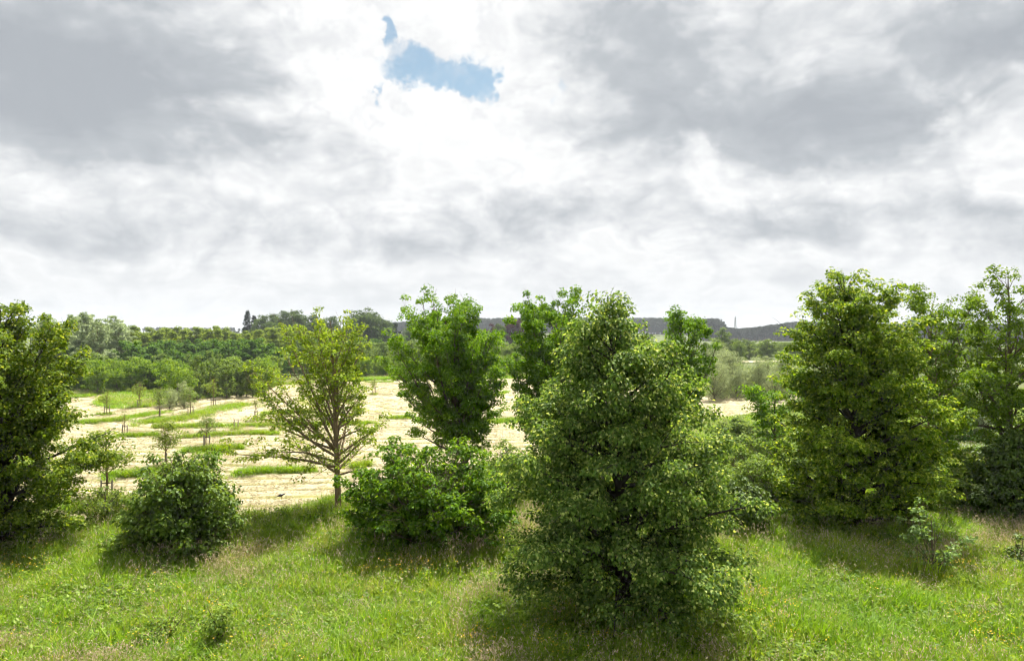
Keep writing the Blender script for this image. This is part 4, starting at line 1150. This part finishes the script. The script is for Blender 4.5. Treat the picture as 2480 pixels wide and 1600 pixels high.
# ------------------------------------------------------------------ far wood on the ridge: one mass
far_lib = bpy.data.collections.new('far_tree_library')
for i in range(5):
    rng = np.random.default_rng(700 + i)
    pr = scaled([(0, .5), (.2, .9), (.5, 1), (.8, .7), (1, .25)], 3.4)
    trunk, br, (V, F, rnd) = tree(seed=700 + i, H=18, base=(2.2 + .8 * i), prof=pr, n1=24, elev=(10, 66), up=(.1, .2), trunk_r=.3, sec=.8, sec_len=.4, twig=1.6, n_leaf=1100, per=10, leaf=1.0, aspect=.8, ragged=.25, spread=.6, spray=(1.3, 1.2, 1.0, -.6), wig=.1)
    tv, tf = tubes(trunk[:1], 5)
    me = mesh_from('far_tree%d' % i, np.concatenate([V, tv]), np.concatenate([F.ravel(), (tf + len(V)).ravel()]), np.concatenate([np.full(len(F), 3), np.full(len(tf), 4)]),
                   rnd=np.concatenate([rnd, np.full(len(tf), .1)]), mats=[M['forest'], M['bark']], matidx=np.concatenate([np.zeros(len(F), int), np.ones(len(tf), int)]))
    o = bpy.data.objects.new('far_%02d' % i, me); far_lib.objects.link(o)
gn2 = gn.copy()
for nd in gn2.nodes:
    if nd.bl_idname == 'GeometryNodeCollectionInfo': nd.inputs[0].default_value = far_lib
rng = np.random.default_rng(77)
def far_wood(name, n, x0, x1, d0, d1, tops, label):
    """tops: skyline rows read at bearings; trees are given the height that reaches them."""
    x = rng.uniform(x0, x1, n); d = rng.uniform(d0, d1, n)
    wx = X(x, d); g = gh(wx, d)
    top = np.interp(x, [a for a, _ in tops], [b for _, b in tops])
    h = np.clip(EYE + (HOR - top / K) / FOC * d - g, 8, 32) * rng.uniform(.86, 1.03, n)
    me = bpy.data.meshes.new(name); me.vertices.add(n)
    me.vertices.foreach_set('co', np.stack([wx, d, g - .1], 1).astype(np.float32).ravel())
    a = me.attributes.new('variant', 'INT', 'POINT'); a.data.foreach_set('value', rng.integers(0, 5, n).astype(np.int32))
    a = me.attributes.new('rot', 'FLOAT_VECTOR', 'POINT'); a.data.foreach_set('vector', np.stack([np.zeros(n), np.zeros(n), rng.uniform(0, 6.28, n)], 1).astype(np.float32).ravel())
    s = h / 18; a = me.attributes.new('scl', 'FLOAT_VECTOR', 'POINT'); a.data.foreach_set('vector', np.stack([s * 1.1, s * 1.1, s], 1).astype(np.float32).ravel())
    me.update()
    o = obj(name, me); md = o.modifiers.new('scatter', 'NODES'); md.node_group = gn2
    return tag(o, label, 'wood', kind='stuff')
far_wood('far_wood', 1500, 1630, 2450, 730, 820, [(1630, 746), (1660, 744), (1678, 745), (1690, 763), (1720, 765), (1760, 763), (1800, 757), (1850, 751), (1950, 752), (2100, 756), (2450, 758)], 'dark distant pine wood on the plain at the right')
far_wood('far_wood', 1200, 900, 1640, 900, 980, [(900, 752), (940, 750), (1110, 743), (1215, 741), (1400, 742), (1530, 741), (1640, 745)], 'bluish wooded ridge on the skyline behind the oaks')
far_wood('far_wood', 500, -60, 905, 1000, 1100, [(-60, 778), (560, 777), (905, 757)], 'low wood on the horizon behind the planted slope')

# ------------------------------------------------------------------ pylons
M['steel'] = plain('galvanised_steel', (.30, .31, .32), .5)
def pylon(x, d, top, label, rz):
    wx = X(x, d); g = float(gh(wx, d)); Hh = ZT(top, d) - g
    e = obj('pylon', None, loc=(wx, d, g), rz=rz)
    b = .22
    def leg_at(z):
        return np.interp(z / Hh, [0, .6, 1], [4.2, 1.3, .5])
    bars = []
    zs_ = np.linspace(0, Hh, 13)
    for sx, sy in ((1, 1), (1, -1), (-1, 1), (-1, -1)):
        obj('leg', tube_mesh('pylon_leg', [(np.array([[sx * leg_at(z), sy * leg_at(z), z] for z in zs_]), np.full(13, b * 1.2))], 4, M['steel']), e)
    for i in range(12):
        z0, z1 = zs_[i], zs_[i + 1]; a, c_ = leg_at(z0), leg_at(z1)
        for (p, q) in (((-a, -a), (c_, -c_)), ((a, -a), (c_, c_)), ((a, a), (-c_, c_)), ((-a, a), (-c_, -c_))):
            bars.append((np.array([[p[0], p[1], z0], [q[0], q[1], z1]]), [b, b]))
            bars.append((np.array([[-p[0], p[1], z0], [-q[0], q[1], z1]]), [b * .8, b * .8]))
    obj('lattice', tube_mesh('lattice', bars, 4, M['steel']), e)
    for zf_, wd in ((.68, 7), (.80, 8.5), (.92, 6)):
        z = Hh * zf_
        obj('crossarm', tube_mesh('crossarm', [(np.array([[-wd, 0, z], [0, 0, z + .4], [wd, 0, z]]), [b * .6, b * 2.2, b * .6]), (np.array([[-wd, 0, z], [0, 0, z + 1.8], [wd, 0, z]]), [b * .6, b, b * .6])], 4, M['steel']), e)
    return tag(e, label, 'pylon')
pylon(1714, 1350, 738, 'grey lattice pylon above the far pine wood on the right', .9)
pylon(637, 1750, 728, 'faint lattice pylon above the grove left of the thin tree', .5)

# ------------------------------------------------------------------ haze
V = np.array([[x, y, z] for z in (-1.8, 67.0) for y in (-160, 5200) for x in (-3600, 3600)], float)
F = [[0, 2, 3, 1], [4, 5, 7, 6], [0, 1, 5, 4], [2, 6, 7, 3], [0, 4, 6, 2], [1, 3, 7, 5]]
m = bpy.data.materials.new('haze_air'); m.use_nodes = True
t = NT(m.node_tree)
pv = t.n('ShaderNodeVolumePrincipled')
pv.inputs['Color'].default_value = (.86, .92, 1.0, 1)
pv.inputs['Density'].default_value = 0.00017
pv.inputs['Anisotropy'].default_value = 0.1
pv.inputs['Density Attribute'].default_value = ''
if 'Color Attribute' in pv.inputs: pv.inputs['Color Attribute'].default_value = ''
pv.inputs['Temperature Attribute'].default_value = ''
o_ = t.n('ShaderNodeOutputMaterial'); t.put(o_.inputs['Volume'], pv.outputs[0])
hz_o = obj('haze', mesh_from('haze', V, F, [4] * 6, mats=[m]))
tag(hz_o, kind='stuff', label='thin pale summer haze in the distance', cat='haze')
